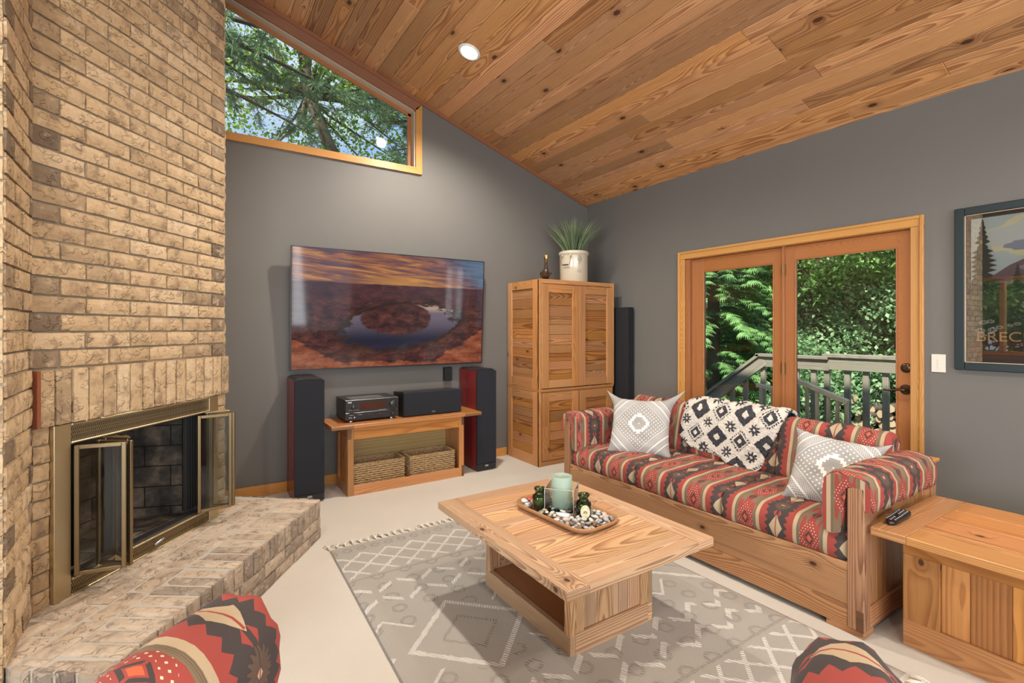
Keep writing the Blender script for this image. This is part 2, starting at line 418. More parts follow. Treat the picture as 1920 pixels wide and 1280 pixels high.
RED, CREAM, BLK, TAUPE, BRN, ORG = (.34, .036, .026), (.50, .38, .235), (.022, .020, .023), (.19, .135, .075), (.10, .058, .035), (.60, .11, .035)
def kilim(name, red=RED, cream=CREAM):
    M = Mat(name, .85, .2); u, v = M.uv(); P, Q = .32, .27
    wv = M.noise(M.vec(u * 8, v * 8, 0), 1, 1) - .5
    x = tri(u, P); w = tri(v, Q); ws = tri(v + Q / 2, Q); dx = .16 - x
    c = M.col(red)
    # taupe flames inside the red panel, above and below the dotted diamond
    fl = (dx < (ws * -1.0 + .085) * .55 + tri(u, .024) * 1.6) * (ws < .085)
    c = M.mix(fl * (dx > .016), c, TAUPE)
    s = dx * (1 / .020) + w * (1 / .031)
    c = M.mix((s < 1.12) * (s > .72) * (w > .003), c, BLK); c = M.mix(s < .5, c, ORG)
    dots = (tri(u + efl(v * (1 / .0130) + .5) * .0065, .013) + eabs(tri(v, .0130) * .8) < .0026) * (s > 1.45) * (s < 2.9) * (dx < .044)
    c = M.mix(dots, c, (.85, .62, .45))
    s2 = dx * (1 / .019) + ws * (1 / .040)
    c = M.mix(s2 < 1.0, c, BLK); c = M.mix((dx < .0022) * (ws < .034), c, red)
    # side bands
    zz = tri(v, .05)
    c = M.mix(x < .116 + zz * .10, c, TAUPE)
    c = M.mix((x < .112) * (tri(x, .004) < .0007) * 1.0, c, (.10, .07, .04))
    c = M.mix(x < .101, c, cream); c = M.mix(x < .083, c, red)
    jag = .040 + tri(v + .01, .034) * .95 + (1.0 - sm(ws, .02, .07)) * .012
    c = M.mix(x < jag, c, BLK)
    sp = x * (1 / .020) + eabs(ws - .066) * (1 / .030)
    c = M.mix((sp < 1.0) * (x > .006), c, red)
    c = M.mix(x * (1 / .033) + w * (1 / .060) < 1.0, c, cream)
    c = M.mix((x < .0026) * (w < .054), c, red)
    rad = esqrt(x * x * 1.1 + ws * ws * .8); an = eatan2(ws, x + .0001)
    c = M.mix(rad < .034 + esin(an * 18.0) * .006, c, BRN)
    c = M.mix(x * (1 / .009) + ws * (1 / .011) < 1.0, c, (.75, .40, .28)); c = M.mix((x < .0014) * (ws < .05), c, BLK)
    th = M.noise(M.vec(u * 900, v * 900, 0), 1, 1); fade = M.noise(M.vec(u * 5, v * 5, 3), 1, 2)
    c = M.mix(ecl(th * .30), c, (.30, .22, .18)); c = M.hsv(c, .5, 1.0, .9 + (fade - .5) * .5 + .05)
    M.base(c); M.bump(th, .35, .0008)
    M.b.inputs['Sheen Weight'].default_value = .04; M.b.inputs['Sheen Roughness'].default_value = .5; return M.m
KILIM = kilim('kilim_fabric')

def rug_mat():
    M = Mat('woven_rug', .95, .1); u, v0 = M.uv(); v = emin(v0, 2.36 - v0)
    wob = (M.noise(M.vec(u * 34, v0 * 34, 0), 1, 2) - .5) * .014; uu = u + wob; vv = v + wob
    def band(a, b): return (v > a) * (v < b)
    cr = band(.15, .44) * emax(tri(uu + vv, .155) < .0125, tri(uu - vv, .155) < .0125)
    dash = (efr(u * (1 / .115)) < .72) * 1.0
    z1 = eabs(vv - .56 - tri(uu, .22) * .8) < .016; z2 = eabs(vv - .70 - tri(uu + .11, .22) * .8) < .016
    cr = emax(cr, band(.5, .86) * emax(z1, z2) * dash)
    mA = tri(uu - .36, .62) + eabs(vv - 1.18)
    cr = emax(cr, band(.86, 1.5) * (eabs(mA - .27) < .017))
    cr = emax(cr, band(.86, 1.5) * (eabs(tri(uu - .67, .62) + eabs(vv - 1.18) - .27) < .010) * (v < 1.02))
    # raised tone on tone knots
    rp = esqrt(tri(uu, .085) * tri(uu, .085) + (eabs(v - .09)) * (eabs(v - .09)))
    kn = eabs(rp - .022) < .008
    kn = emax(kn, (eabs(mA - .13) < .012) * band(.9, 1.5))
    h1 = esqrt(tri(uu, .155) * tri(uu, .155) * 1.0 + tri(vv, .12) * tri(vv, .12))
    kn = emax(kn, (eabs(h1 - .030) < .008) * band(.46, 1.02) * (mA > .31))
    kn = emax(kn, (v < .475) * (v > .462))
    th = M.noise(M.vec(u * 260, v0 * 620, 0), 1, 2, .6); gr = (tri(u, .0065) * 90.0 + tri(v0, .0032) * 160.0)
    big = M.noise(M.vec(u * 2, v0 * 2, 0), 1, 2)
    c = M.mix(ecl(th * .9), (.55, .52, .47), (.36, .335, .30)); c = M.mix((big - .35) * .6, c, (.50, .44, .35))
    c = M.mix(kn * .22, c, (.30, .26, .22)); c = M.mix(cr * .92, c, (.80, .77, .71))
    edge = emin(emin(u, 1.62 - u), v); c = M.mix(edge < .008, c, (.30, .28, .26)); c = M.mix((v < .016) * 1.0, c, (.68, .64, .57))
    rope = esin((uu * 1.0 + vv * .6) * 420.0) * .5
    M.base(c); M.bump(ecl(cr + kn) * (2.4 + rope) + gr * .5 + th * .7, .9, .006); return M.m
RUG = rug_mat()

def throw_mat():
    M = Mat('sherpa_throw', .95, .1); u, v = M.uv()
    nn = M.noise(M.vec(u * 70, v * 70, 0), 1, 3, .7) - .5
    n2 = M.noise(M.vec(u * 70, v * 70, 7), 1, 3, .7) - .5
    L = .120; s = (u + v) * (.7071 / L) + nn * .20; t = (u - v) * (.7071 / L) + n2 * .20
    i = efl(s); j = efl(t); p = efr(s) - .5; q = efr(t) - .5
    ei = efr(i * .5) > .25; ej = efr(j * .5) > .25
    m = emax(eabs(p), eabs(q)); r = esqrt(p * p + q * q); an = eatan2(q, p + .0001)
    A = (m < .43) * (m > .14); C = emax((m < .27) * (m > .10), (eabs(m - .39) < .045) * (esin(an * 22.0) > -.35))
    S = (r < .24 + esin(an * 8.0) * .09) * (r > .07)
    same = eabs(ei - ej) < .5
    f = same * (ei * A + (1.0 - ei) * C) + (1.0 - same) * S
    c = M.mix(ecl(f), (.74, .68, .60), (.030, .032, .042)); c = M.mix(ecl(nn + .3) * .3, c, (.35, .32, .28))
    M.base(c); M.bump(nn + n2, 1.0, .012); return M.m
THROW = throw_mat()
def pillow_mat():
    M = Mat('grey_woven_pillow', .9, .2); u, v = M.uv()
    q = .0125; qu = efl(eabs(u) * (1 / q)) * q; qv = efl(eabs(v) * (1 / q) * .8) * (q / .8); m = eabs(u) + eabs(v)
    qm = qu + qv; f = (qm > .046) * (qm < .072)
    dot = (tri(u + v, .030) < .0055) * (tri(u - v, .030) < .0055)
    f = emax(f, dot * (m > .090) * (m < .185)); f = emax(f, dot * (m < .015))
    f = emax(f, (eabs(m - .205) < .0035) * (efr((u - v) * 90.0) < .7))
    f = emax(f, (eabs(m - .275) < .007) * 1.0); f = emax(f, (eabs(m - .33) < .004) * 1.0)
    d2 = (tri(u, .0085) < .0018) * (tri(v, .0085) < .0022)
    f = emax(f, d2 * (m > .215) * (m < .265)); f = emax(f, (tri(v, .011) < .0016) * (tri(u, .011) < .0035) * (m > .285) * (m < .325))
    th = M.noise(M.vec(u * 500, v * 500, 0), 1, 2)
    c = M.mix(th, (.30, .283, .265), (.39, .37, .345)); c = M.mix(ecl(f) * .9, c, (.78, .75, .71)); M.base(c)
    M.bump(ecl(f) + th * .8, .5, .0015); return M.m
PILLOW = pillow_mat()

def screen_mat():
    M = Mat('television_picture', .06, .5); u, v = M.uv()
    n = M.noise(M.vec(u * 3.0 - v * 5.0, v * 26.0 + u * 3.5, 1), 1, 4, .6, .6); n2 = M.noise(M.vec(u * 11, v * 15, 5), 1, 6, .70)
    sky = M.ramp(n, [(.30, (.07, .06, .11)), (.43, (.17, .085, .10)), (.54, (.42, .16, .08)), (.63, (.68, .31, .10)), (.75, (.25, .13, .15))])
    bl = sm(u + (v - .85) * .6 + (n - .5) * .6, .72, 1.02); sky = M.mix(bl * .85, sky, (.06, .19, .33))
    su = u - .50; sv = (v - .725) * 2.2; g = _op(M.nt, 'EXPONENT', (su * su + sv * sv) * -30.0)
    sky = M.mix(ecl(g * .55), sky, (.90, .42, .08))
    st = M.noise(M.vec(u * 22.0, v * 40.0 + n2 * 9.0, 2), 1, 4, .65)
    can = M.ramp(n2 * .6 + st * .4, [(.32, (.012, .006, .010)), (.46, (.06, .022, .022)), (.58, (.15, .05, .038)), (.72, (.25, .10, .07))])
    can = M.mix(sm(v, .45, .72) * .5, can, (.10, .045, .06))
    ex = (u - .53 - (v - .36) * .35 + (n2 - .5) * .26) * (1 / .31); ey = (v - .36 + (n2 - .5) * .20) * (1 / .225); e = esqrt(ex * ex + ey * ey)
    ix = (u - .50) * (1 / .185); iy = (v - .43) * (1 / .150); inn = esqrt(ix * ix + iy * iy) + (n2 - .5) * .3
    riv = sm(e, .96, .90) * 1.0; riv = (1.0 - sm(e, .88, .95)) * sm(inn, .97, 1.06) * (1.0 - sm(v, .52, .58))
    wat = M.mix(sm(v, .22, .46), (.020, .021, .045), (.19, .15, .20)); can = M.mix((1.0 - sm(eabs(e - .97), .0, .10)) * .75, can, (.018, .022, .012))
    wat = M.mix(sm(v, .47, .54), wat, (.62, .42, .32)); can = M.mix(ecl(riv), can, wat)
    rock = M.ramp(n2, [(.3, (.10, .025, .02)), (.5, (.32, .085, .04)), (.7, (.52, .19, .09))])
    fr = emax(emax((.27 - u * 1.0) + .0, (u - .67) * 1.0), .05 - eabs(u - .45) * .02) + (n2 - .5) * .13
    can = M.mix(sm(fr - v, .0, .02), can, rock)
    c = M.mix(sm(v + (n2 - .5) * .02, .722, .732), can, sky)
    M.base((.004, .004, .005)); M.nt.links.new(c, M.b.inputs['Emission Color']); M.b.inputs['Emission Strength'].default_value = .62; return M.m
SCREEN = screen_mat()
def leaf_mat(name, a, b, trans=.35, rough=.55):
    m = bpy.data.materials.new(name); m.use_nodes = True; nt = m.node_tree; nt.nodes.clear()
    o = nt.nodes.new('ShaderNodeOutputMaterial'); p = nt.nodes.new('ShaderNodeBsdfPrincipled'); t = nt.nodes.new('ShaderNodeBsdfTranslucent')
    at = nt.nodes.new('ShaderNodeAttribute'); at.attribute_name = 'rnd'; mx = nt.nodes.new('ShaderNodeMix'); mx.data_type = 'RGBA'
    sp = nt.nodes.new('ShaderNodeSeparateColor'); nt.links.new(at.outputs['Color'], sp.inputs[0]); nt.links.new(sp.outputs[0], mx.inputs[0])
    mx.inputs[6].default_value = (*a, 1); mx.inputs[7].default_value = (*b, 1)
    nt.links.new(mx.outputs[2], p.inputs['Base Color']); nt.links.new(mx.outputs[2], t.inputs[0]); p.inputs['Roughness'].default_value = rough
    p.inputs['Specular IOR Level'].default_value = .3
    ms = nt.nodes.new('ShaderNodeMixShader'); ms.inputs[0].default_value = trans
    nt.links.new(p.outputs[0], ms.inputs[1]); nt.links.new(t.outputs[0], ms.inputs[2]); nt.links.new(ms.outputs[0], o.inputs[0]); return m
BARK = plain('tree_bark', (.11, .085, .06), .95, bump=1.0, bscale=25)
# ------------------------------------------------------------------ room shell
X1, Y1, XL, Y0 = 3.995, 4.455, -3.4, -3.5
SL = 1 / 3.0
def ceil_z(x): return 2.841 + SL * (X1 - x)
def wall(name, mat, parts):
    mb = MB()
    for kw in parts: mb.prism(kw['p'], kw['a'], kw['b'], kw['ax'])
    return struct(mb.build(name, mat))
struct((lambda mb: (mb.box((XL - .1, Y0 - .1, -.12), (X1 + .12, Y1 + .12, 0)), mb)[1])(MB()).build('floor', CARPET))
# television wall: the trapezoid opening of the clerestory window is left free
WX0, WX1, WZ0 = -.05, 1.795, 2.90
def wtop(x): return ceil_z(x) - .125
wall('wall_back', WALL, [
    dict(p=[(XL, 0), (X1, 0), (X1, 2.80), (XL, 2.80)], a=Y1, b=Y1 + .14, ax='y'),
    dict(p=[(WX1, 2.80), (X1, 2.80), (X1, ceil_z(X1)), (WX1, ceil_z(WX1))], a=Y1, b=Y1 + .14, ax='y'),
    dict(p=[(WX0, 2.80), (WX1, 2.80), (WX1, WZ0), (WX0, WZ0)], a=Y1, b=Y1 + .14, ax='y'),
    dict(p=[(XL, 2.80), (WX0, 2.80), (WX0, ceil_z(WX0)), (XL, ceil_z(XL))], a=Y1, b=Y1 + .14, ax='y'),
    dict(p=[(WX0, wtop(WX0)), (WX1, wtop(WX1)), (WX1, ceil_z(WX1)), (WX0, ceil_z(WX0))], a=Y1, b=Y1 + .14, ax='y')])
DY0, DY1, DZ = 1.262, 3.052, 2.035
wall('wall_right', WALL, [
    dict(p=[(Y0, 0), (DY0, 0), (DY0, 2.86), (Y0, 2.86)], a=X1, b=X1 + .14, ax='x'),
    dict(p=[(DY1, 0), (Y1 + .14, 0), (Y1 + .14, 2.86), (DY1, 2.86)], a=X1, b=X1 + .14, ax='x'),
    dict(p=[(DY0, DZ), (DY1, DZ), (DY1, 2.86), (DY0, 2.86)], a=X1, b=X1 + .14, ax='x')])
# left wall with a wide window
wall('wall_left', WALL, [
    dict(p=[(Y0, 0), (Y1, 0), (Y1, .95), (Y0, .95)], a=XL - .12, b=XL, ax='x'),
    dict(p=[(Y0, 2.2), (Y1, 2.2), (Y1, 5.4), (Y0, 5.4)], a=XL - .12, b=XL, ax='x'),
    dict(p=[(Y0, .95), (-1.2, .95), (-1.2, 2.2), (Y0, 2.2)], a=XL - .12, b=XL, ax='x'),
    dict(p=[(1.1, .95), (1.3, .95), (1.3, 2.2), (1.1, 2.2)], a=XL - .12, b=XL, ax='x'),
    dict(p=[(3.5, .95), (Y1, .95), (Y1, 2.2), (3.5, 2.2)], a=XL - .12, b=XL, ax='x')])
wall('wall_rear', WALL, [
    dict(p=[(XL, 0), (X1, 0), (X1, .4), (XL, .4)], a=Y0 - .12, b=Y0, ax='y'),
    dict(p=[(XL, .4), (-2.2, .4), (-2.2, 5.3), (XL, 5.2)], a=Y0 - .12, b=Y0, ax='y'),
    dict(p=[(3.3, .4), (X1, .4), (X1, 2.84), (3.3, 3.0)], a=Y0 - .12, b=Y0, ax='y'),
    dict(p=[(-2.2, 2.6), (3.3, 2.6), (3.3, 3.07), (-2.2, 4.9)], a=Y0 - .12, b=Y0, ax='y')])
# sloped plank ceiling: every board a bevelled piece of one surface
def ceiling():
    mb = MB(); rnd = random.Random(3)
    al = math.atan(SL); M = Matrix.Translation((X1 + .1, 0, ceil_z(X1 + .1))) @ Matrix.Rotation(al, 4, 'Y')
    wd = .1285; L = (X1 - XL + .3) / math.cos(al); n = int(L / wd) + 1
    for i in range(n):
        y = Y0 - .2 - rnd.random() * 2
        while y < Y1 + .1:
            ln = rnd.choice([1.2, 1.9, 2.6, 3.2, 3.8]) * (.85 + .3 * rnd.random()); e = min(y + ln, Y1 + .14)
            if e > Y0 - .1:
                mb.box((-(i + 1) * wd + .0010, max(y, Y0 - .1) + .0008, 0), (-i * wd - .0010, e - .0008, .022), 'y', M,
                       c=(rnd.random(), rnd.random(), rnd.random()), uvo=(y, 0))
            y = e
    o = mb.build('ceiling', W_CEIL, bevel=.0028); struct(o)
    r = MB(); r.box((-L, Y0 - .1, .022), (.1, Y1 + .14, .10), 'y', M); struct(r.build('roof_deck', W_DECK))
ceiling()
# trim strip along the top of the television wall
mb = MB(); al = math.atan(SL)
M = Matrix.Translation((X1, 0, ceil_z(X1))) @ Matrix.Rotation(al, 4, 'Y')
mb.box((-7.6, Y1 - .018, -.036), (0, Y1, 0), 'x', M)
struct(mb.build('trim_1', W_TRIM, bevel=.002))
mb = MB(); mb.box((.17, Y1 - .016, 0), (2.83, Y1, .085), 'x')
struct(mb.build('baseboard_back', W_OAK, bevel=.003))
mb = MB(); mb.box((X1 - .016, 3.13, 0), (X1, Y1, .085), 'y'); mb.box((X1 - .016, Y0, 0), (X1, 1.20, .085), 'y')
struct(mb.build('baseboard_right', W_OAK, bevel=.003))

# clerestory window: casing, pale deep jamb, sash and pane
def clerestory():
    root = thing('window_1', None, None); root['kind'] = 'structure'
    cx1, cz0, w = 1.858, 2.838, .062
    mb = MB(); y0, y1 = Y1 - .022, Y1
    mb.prism([(WX0, cz0), (cx1, cz0), (cx1 - w, cz0 + w), (WX0, cz0 + w)], y0, y1, 'y')
    t1 = ceil_z(cx1) - .045
    mb.prism([(cx1, cz0), (cx1, t1), (cx1 - w, t1 - .045), (cx1 - w, cz0 + w)], y0, y1, 'y')
    def top(x): return ceil_z(x) - .045
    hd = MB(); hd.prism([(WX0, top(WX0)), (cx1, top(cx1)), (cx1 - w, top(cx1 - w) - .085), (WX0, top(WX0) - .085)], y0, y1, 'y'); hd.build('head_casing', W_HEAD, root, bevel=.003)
    f = mb.build('window_frame', W_OAK, root, bevel=.003)
    jm = MB(); jm.box((WX0, Y1, WZ0 - .012), (WX1, Y1 + .13, WZ0), 'x')
    jm.box((WX1 - .012, Y1, WZ0), (WX1, Y1 + .13, wtop(WX1)), 'z')
    jm.prism([(WX0, wtop(WX0)), (WX1, wtop(WX1)), (WX1, wtop(WX1) - .014), (WX0, wtop(WX0) - .014)], Y1, Y1 + .13, 'y')
    jm.build('jamb', JAMB, root)
    s = MB(); a, b = Y1 + .075, Y1 + .10
    s.box((WX1 - .045, a, WZ0), (WX1 - .012, b, wtop(WX1) - .01), 'z')
    s.box((WX0, a, WZ0), (WX1, b, WZ0 + .022), 'x')
    s.prism([(WX0, wtop(WX0) - .014), (WX1, wtop(WX1) - .014), (WX1, wtop(WX1) - .045), (WX0, wtop(WX0) - .045)], a, b, 'y')
    s.build('sash', W_FIR, root, bevel=.002)
    p = MB(); p.prism([(WX0, WZ0 + .01), (WX1 - .03, WZ0 + .01), (WX1 - .03, wtop(WX1) - .03), (WX0, wtop(WX0) - .03)], Y1 + .084, Y1 + .089, 'y')
    p.build('pane', PANE, root)
JAMB = plain('pale_window_jamb', (.50, .40, .30), .5)
clerestory()
def simple_window(n, pts, ax, a, b, rods):
    root = thing('window_%d' % n, None, None); root['kind'] = 'structure'
    mb = MB()
    for lo, hi in rods: mb.box(lo, hi, 'z')
    mb.build('window_frame', W_OAK, root, bevel=.003)
    p = MB(); p.prism(pts, a, b, ax); p.build('pane', PANE, root)
simple_window(2, [(1.3, .95), (3.5, .95), (3.5, 2.2), (1.3, 2.2)], 'x', XL - .07, XL - .065,
              [((XL - .12, y - .03, .95), (XL + .02, y + .03, 2.2)) for y in (1.3, 2.4, 3.5)] + [((XL - .12, 1.3, z - .03), (XL + .02, 3.5, z + .03)) for z in (.95, 2.2)])
simple_window(3, [(-1.2, .95), (1.1, .95), (1.1, 2.2), (-1.2, 2.2)], 'x', XL - .07, XL - .065,
              [((XL - .12, y - .03, .95), (XL + .02, y + .03, 2.2)) for y in (-1.2, -.05, 1.1)] + [((XL - .12, -1.2, z - .03), (XL + .02, 1.1, z + .03)) for z in (.95, 2.2)])
simple_window(4, [(-2.2, .4), (3.3, .4), (3.3, 2.6), (-2.2, 2.6)], 'y', Y0 - .07, Y0 - .065,
              [((x - .035, Y0 - .12, .4), (x + .035, Y0 + .02, 2.6)) for x in (-2.2, -.8, .55, 1.9, 3.3)] + [((-2.2, Y0 - .12, z - .03), (3.3, Y0 + .02, z + .03)) for z in (.4, 2.6)])

# patio door: oak casing, fir frame, fixed left panel, hinged right panel
def patio_door():
    x0 = X1 - .022
    root = thing('door_1', None, None); root['kind'] = 'structure'
    yo0, yo1, zo, w = 1.207, 3.126, 2.095, .072
    f = MB(); f.box((x0, yo0, zo - w), (X1, yo1, zo), 'y'); f.box((x0, yo0, 0), (X1, yo0 + w, zo - w), 'z'); f.box((x0, yo1 - w, 0), (X1, yo1, zo - w), 'z')
    f.box((x0 - .010, yo0, 0), (x0, yo0 + .022, zo), 'z'); f.box((x0 - .010, yo1 - .022, 0), (x0, yo1, zo), 'z'); f.box((x0 - .010, yo0 + .022, zo - .022), (x0, yo1 - .022, zo), 'y')
    f.build('casing', W_OAK, root, bevel=.004)
    j = MB(); j.box((X1 - .005, DY0, 0), (X1 + .14, DY0 + .018, DZ), 'z'); j.box((X1 - .005, DY1 - .045, 0), (X1 + .14, DY1, DZ), 'z')
    j.box((X1 - .005, DY0, DZ - .018), (X1 + .14, DY1, DZ), 'y'); j.box((X1, DY0, 0), (X1 + .14, DY1, .03), 'y')
    j.box((X1 + .012, 2.118, .03), (X1 + .10, 2.142, DZ), 'z'); j.box((X1 + .006, 2.124, .03), (X1 + .02, 2.136, DZ), 'z')
    j.build('jamb', W_FIR, root, bevel=.002)
    def panel(name, ya, yb, ga, gb, gz0, gz1, xo):
        p = MB(); a, b = X1 + xo, X1 + xo + .045; zt = DZ - .02
        p.box((a, ya, .03), (b, ga, zt), 'z'); p.box((a, gb, .03), (b, yb, zt), 'z')
        p.box((a, ga, gz1), (b, gb, zt), 'y'); p.box((a, ga, .03), (b, gb, gz0), 'y')
        o = p.build(name, W_FIR, root, bevel=.002)
        s = MB(); t = .010
        for lo, hi, g in (((a - .004, ga, gz0), (a + .012, ga + t, gz1), 'z'), ((a - .004, gb - t, gz0), (a + .012, gb, gz1), 'z'),
                          ((a - .004, ga + t, gz0), (a + .012, gb - t, gz0 + t), 'y'), ((a - .004, ga + t, gz1 - t), (a + .012, gb - t, gz1), 'y')):
            s.box(lo, hi, g)
        s.build('glazing_bead', W_FIR, o, bevel=.002)
        g = MB(); g.box((a + .020, ga - .005, gz0 - .005), (a + .025, gb + .005, gz1 + .005)); g.build('pane', PANE, o)
        return o
    panel('fixed_panel', 2.142, DY1 - .045, 2.212, 2.884, .28, 1.893, .03)
    d = panel('door_panel', 1.280, 2.118, 1.362, 2.041, .28, 1.908, .022)
    # hinges, dead bolt, lever
    for z in (1.83, 1.035, .25):
        h = MB(); cyl(h, (X1 + .012, 2.130, z - .05), (X1 + .012, 2.130, z + .05), .007, 10)
        for s in (-1, 1): h.box((X1 + .014, 2.130 - (.02 if s < 0 else 0), z - .045), (X1 + .019, 2.130 + (.02 if s > 0 else 0), z + .045))
        cyl(h, (X1 + .012, 2.130, z + .05), (X1 + .012, 2.130, z + .06), .005, 8); h.build('hinge', HINGE, d)
    Mx = lambda y, z: Matrix.Translation((X1 + .022, y, z)) @ Matrix.Rotation(R(-90), 4, 'Y')
    b = MB(); b.lathe([(0, 0), (.032, 0), (.032, .006), (.026, .012), (.016, .014), (0, .014)], 28, Mx(1.312, 1.09))
    b.box((-.004, -.013, .012), (.004, .013, .030), M=Mx(1.312, 1.09)); b.build('dead_bolt', BRONZE, d)
    l = MB(); l.lathe([(0, 0), (.034, 0), (.034, .005), (.028, .012), (.014, .016), (.010, .05), (.012, .056), (0, .058)], 28, Mx(1.315, .945))
    l.tube([(X1 - .028, 1.315, .945), (X1 - .032, 1.340, .947), (X1 - .034, 1.370, .940), (X1 - .034, 1.400, .936), (X1 - .034, 1.425, .938)], [.009, .0085, .007, .006, .007], 10)
    l.build('door_handle', BRONZE, d)
patio_door()

# ------------------------------------------------------------------ brick chimney and hearth
Lp, Rp, Ep = Vector((-.525, 2.608)), Vector((.161, 3.452)), Vector((-.513, 2.235))
CR = .0732
def brick(mb, O, A, N, s0, s1, z0, z1, rnd, prot=0.0, up=None, tone=None, depth=.05, nx=None, nz=None):
    """one rough brick: O plan origin, A unit vector along, N outward normal, s0..s1 along, z0..z1 up"""
    nx = nx or max(3, int((s1 - s0) / .022)); nz = nz or max(3, int((z1 - z0) / .02))
    c = (tone if tone is not None else rnd.random(), rnd.random(), rnd.random())
    up = up or Vector((0, 0, 1)); F = prot + .010 + rnd.uniform(-.002, .003); tx, tz = rnd.uniform(-.0012, .0012), rnd.uniform(-.0012, .0012)
    P = []
    for j in range(nz + 3):
        row = []
        for i in range(nx + 3):
            ii, jj = min(max(i - 1, 0), nx), min(max(j - 1, 0), nz); edge = i in (0, nx + 2) or j in (0, nz + 2)
            a, b = ii / nx, jj / nz; rim = (ii in (0, nx)) or (jj in (0, nz))
            s = s0 + (s1 - s0) * a + (rnd.uniform(-.0016, .0016) if rim else 0); t = z0 + (z1 - z0) * b + (rnd.uniform(-.0014, .0014) if rim else 0)
            f = F + tx * (a - .5) * 2 + tz * (b - .5) * 2 - (.0030 + rnd.uniform(0, .0018) if rim else rnd.uniform(-.0007, .0007))
            if edge: f = -.010
            row.append(tuple(O + A * s + up * t + N * f))
        P.append(row)
    P = [[(x, y, min(z, ceil_z(x) - .002)) for x, y, z in row] for row in P]
    mb.grid(P, c=c, smooth=False)
def brick_face(name_mb, O, A, N, length, z0, z1, first, rnd, bl=.2176, half=.1088, hole=None, mirror=False, dark_half=False):
    n = int(round((z1 - z0) / CR)) ; j = .0050
    for k in range(n):
        za = z0 + k * CR; cuts = [0.0]
        s = half if (k + first) % 2 == 0 else bl
        while s < length - .03: cuts.append(s); s += bl
        cuts.append(length)
        for a, b in zip(cuts, cuts[1:]):
            zt = za + CR; small = (b - a) < .15
            if hole and not (b <= hole[0] + .001 or a >= hole[1] - .001):
                if za + CR * .5 < hole[2]:
                    if a < hole[0] - .01: b = hole[0]
                    elif b > hole[1] + .01: a = hole[1]
                    else: continue
            tone = .22 + .75 * rnd.betavariate(2.2, 1.7)
            if small and dark_half and rnd.random() < .55: tone = rnd.uniform(.0, .22)
            brick(name_mb, O, A, N, a + j * (a > 0), b - j * (b < length), za + j, zt - j, rnd, tone=tone)
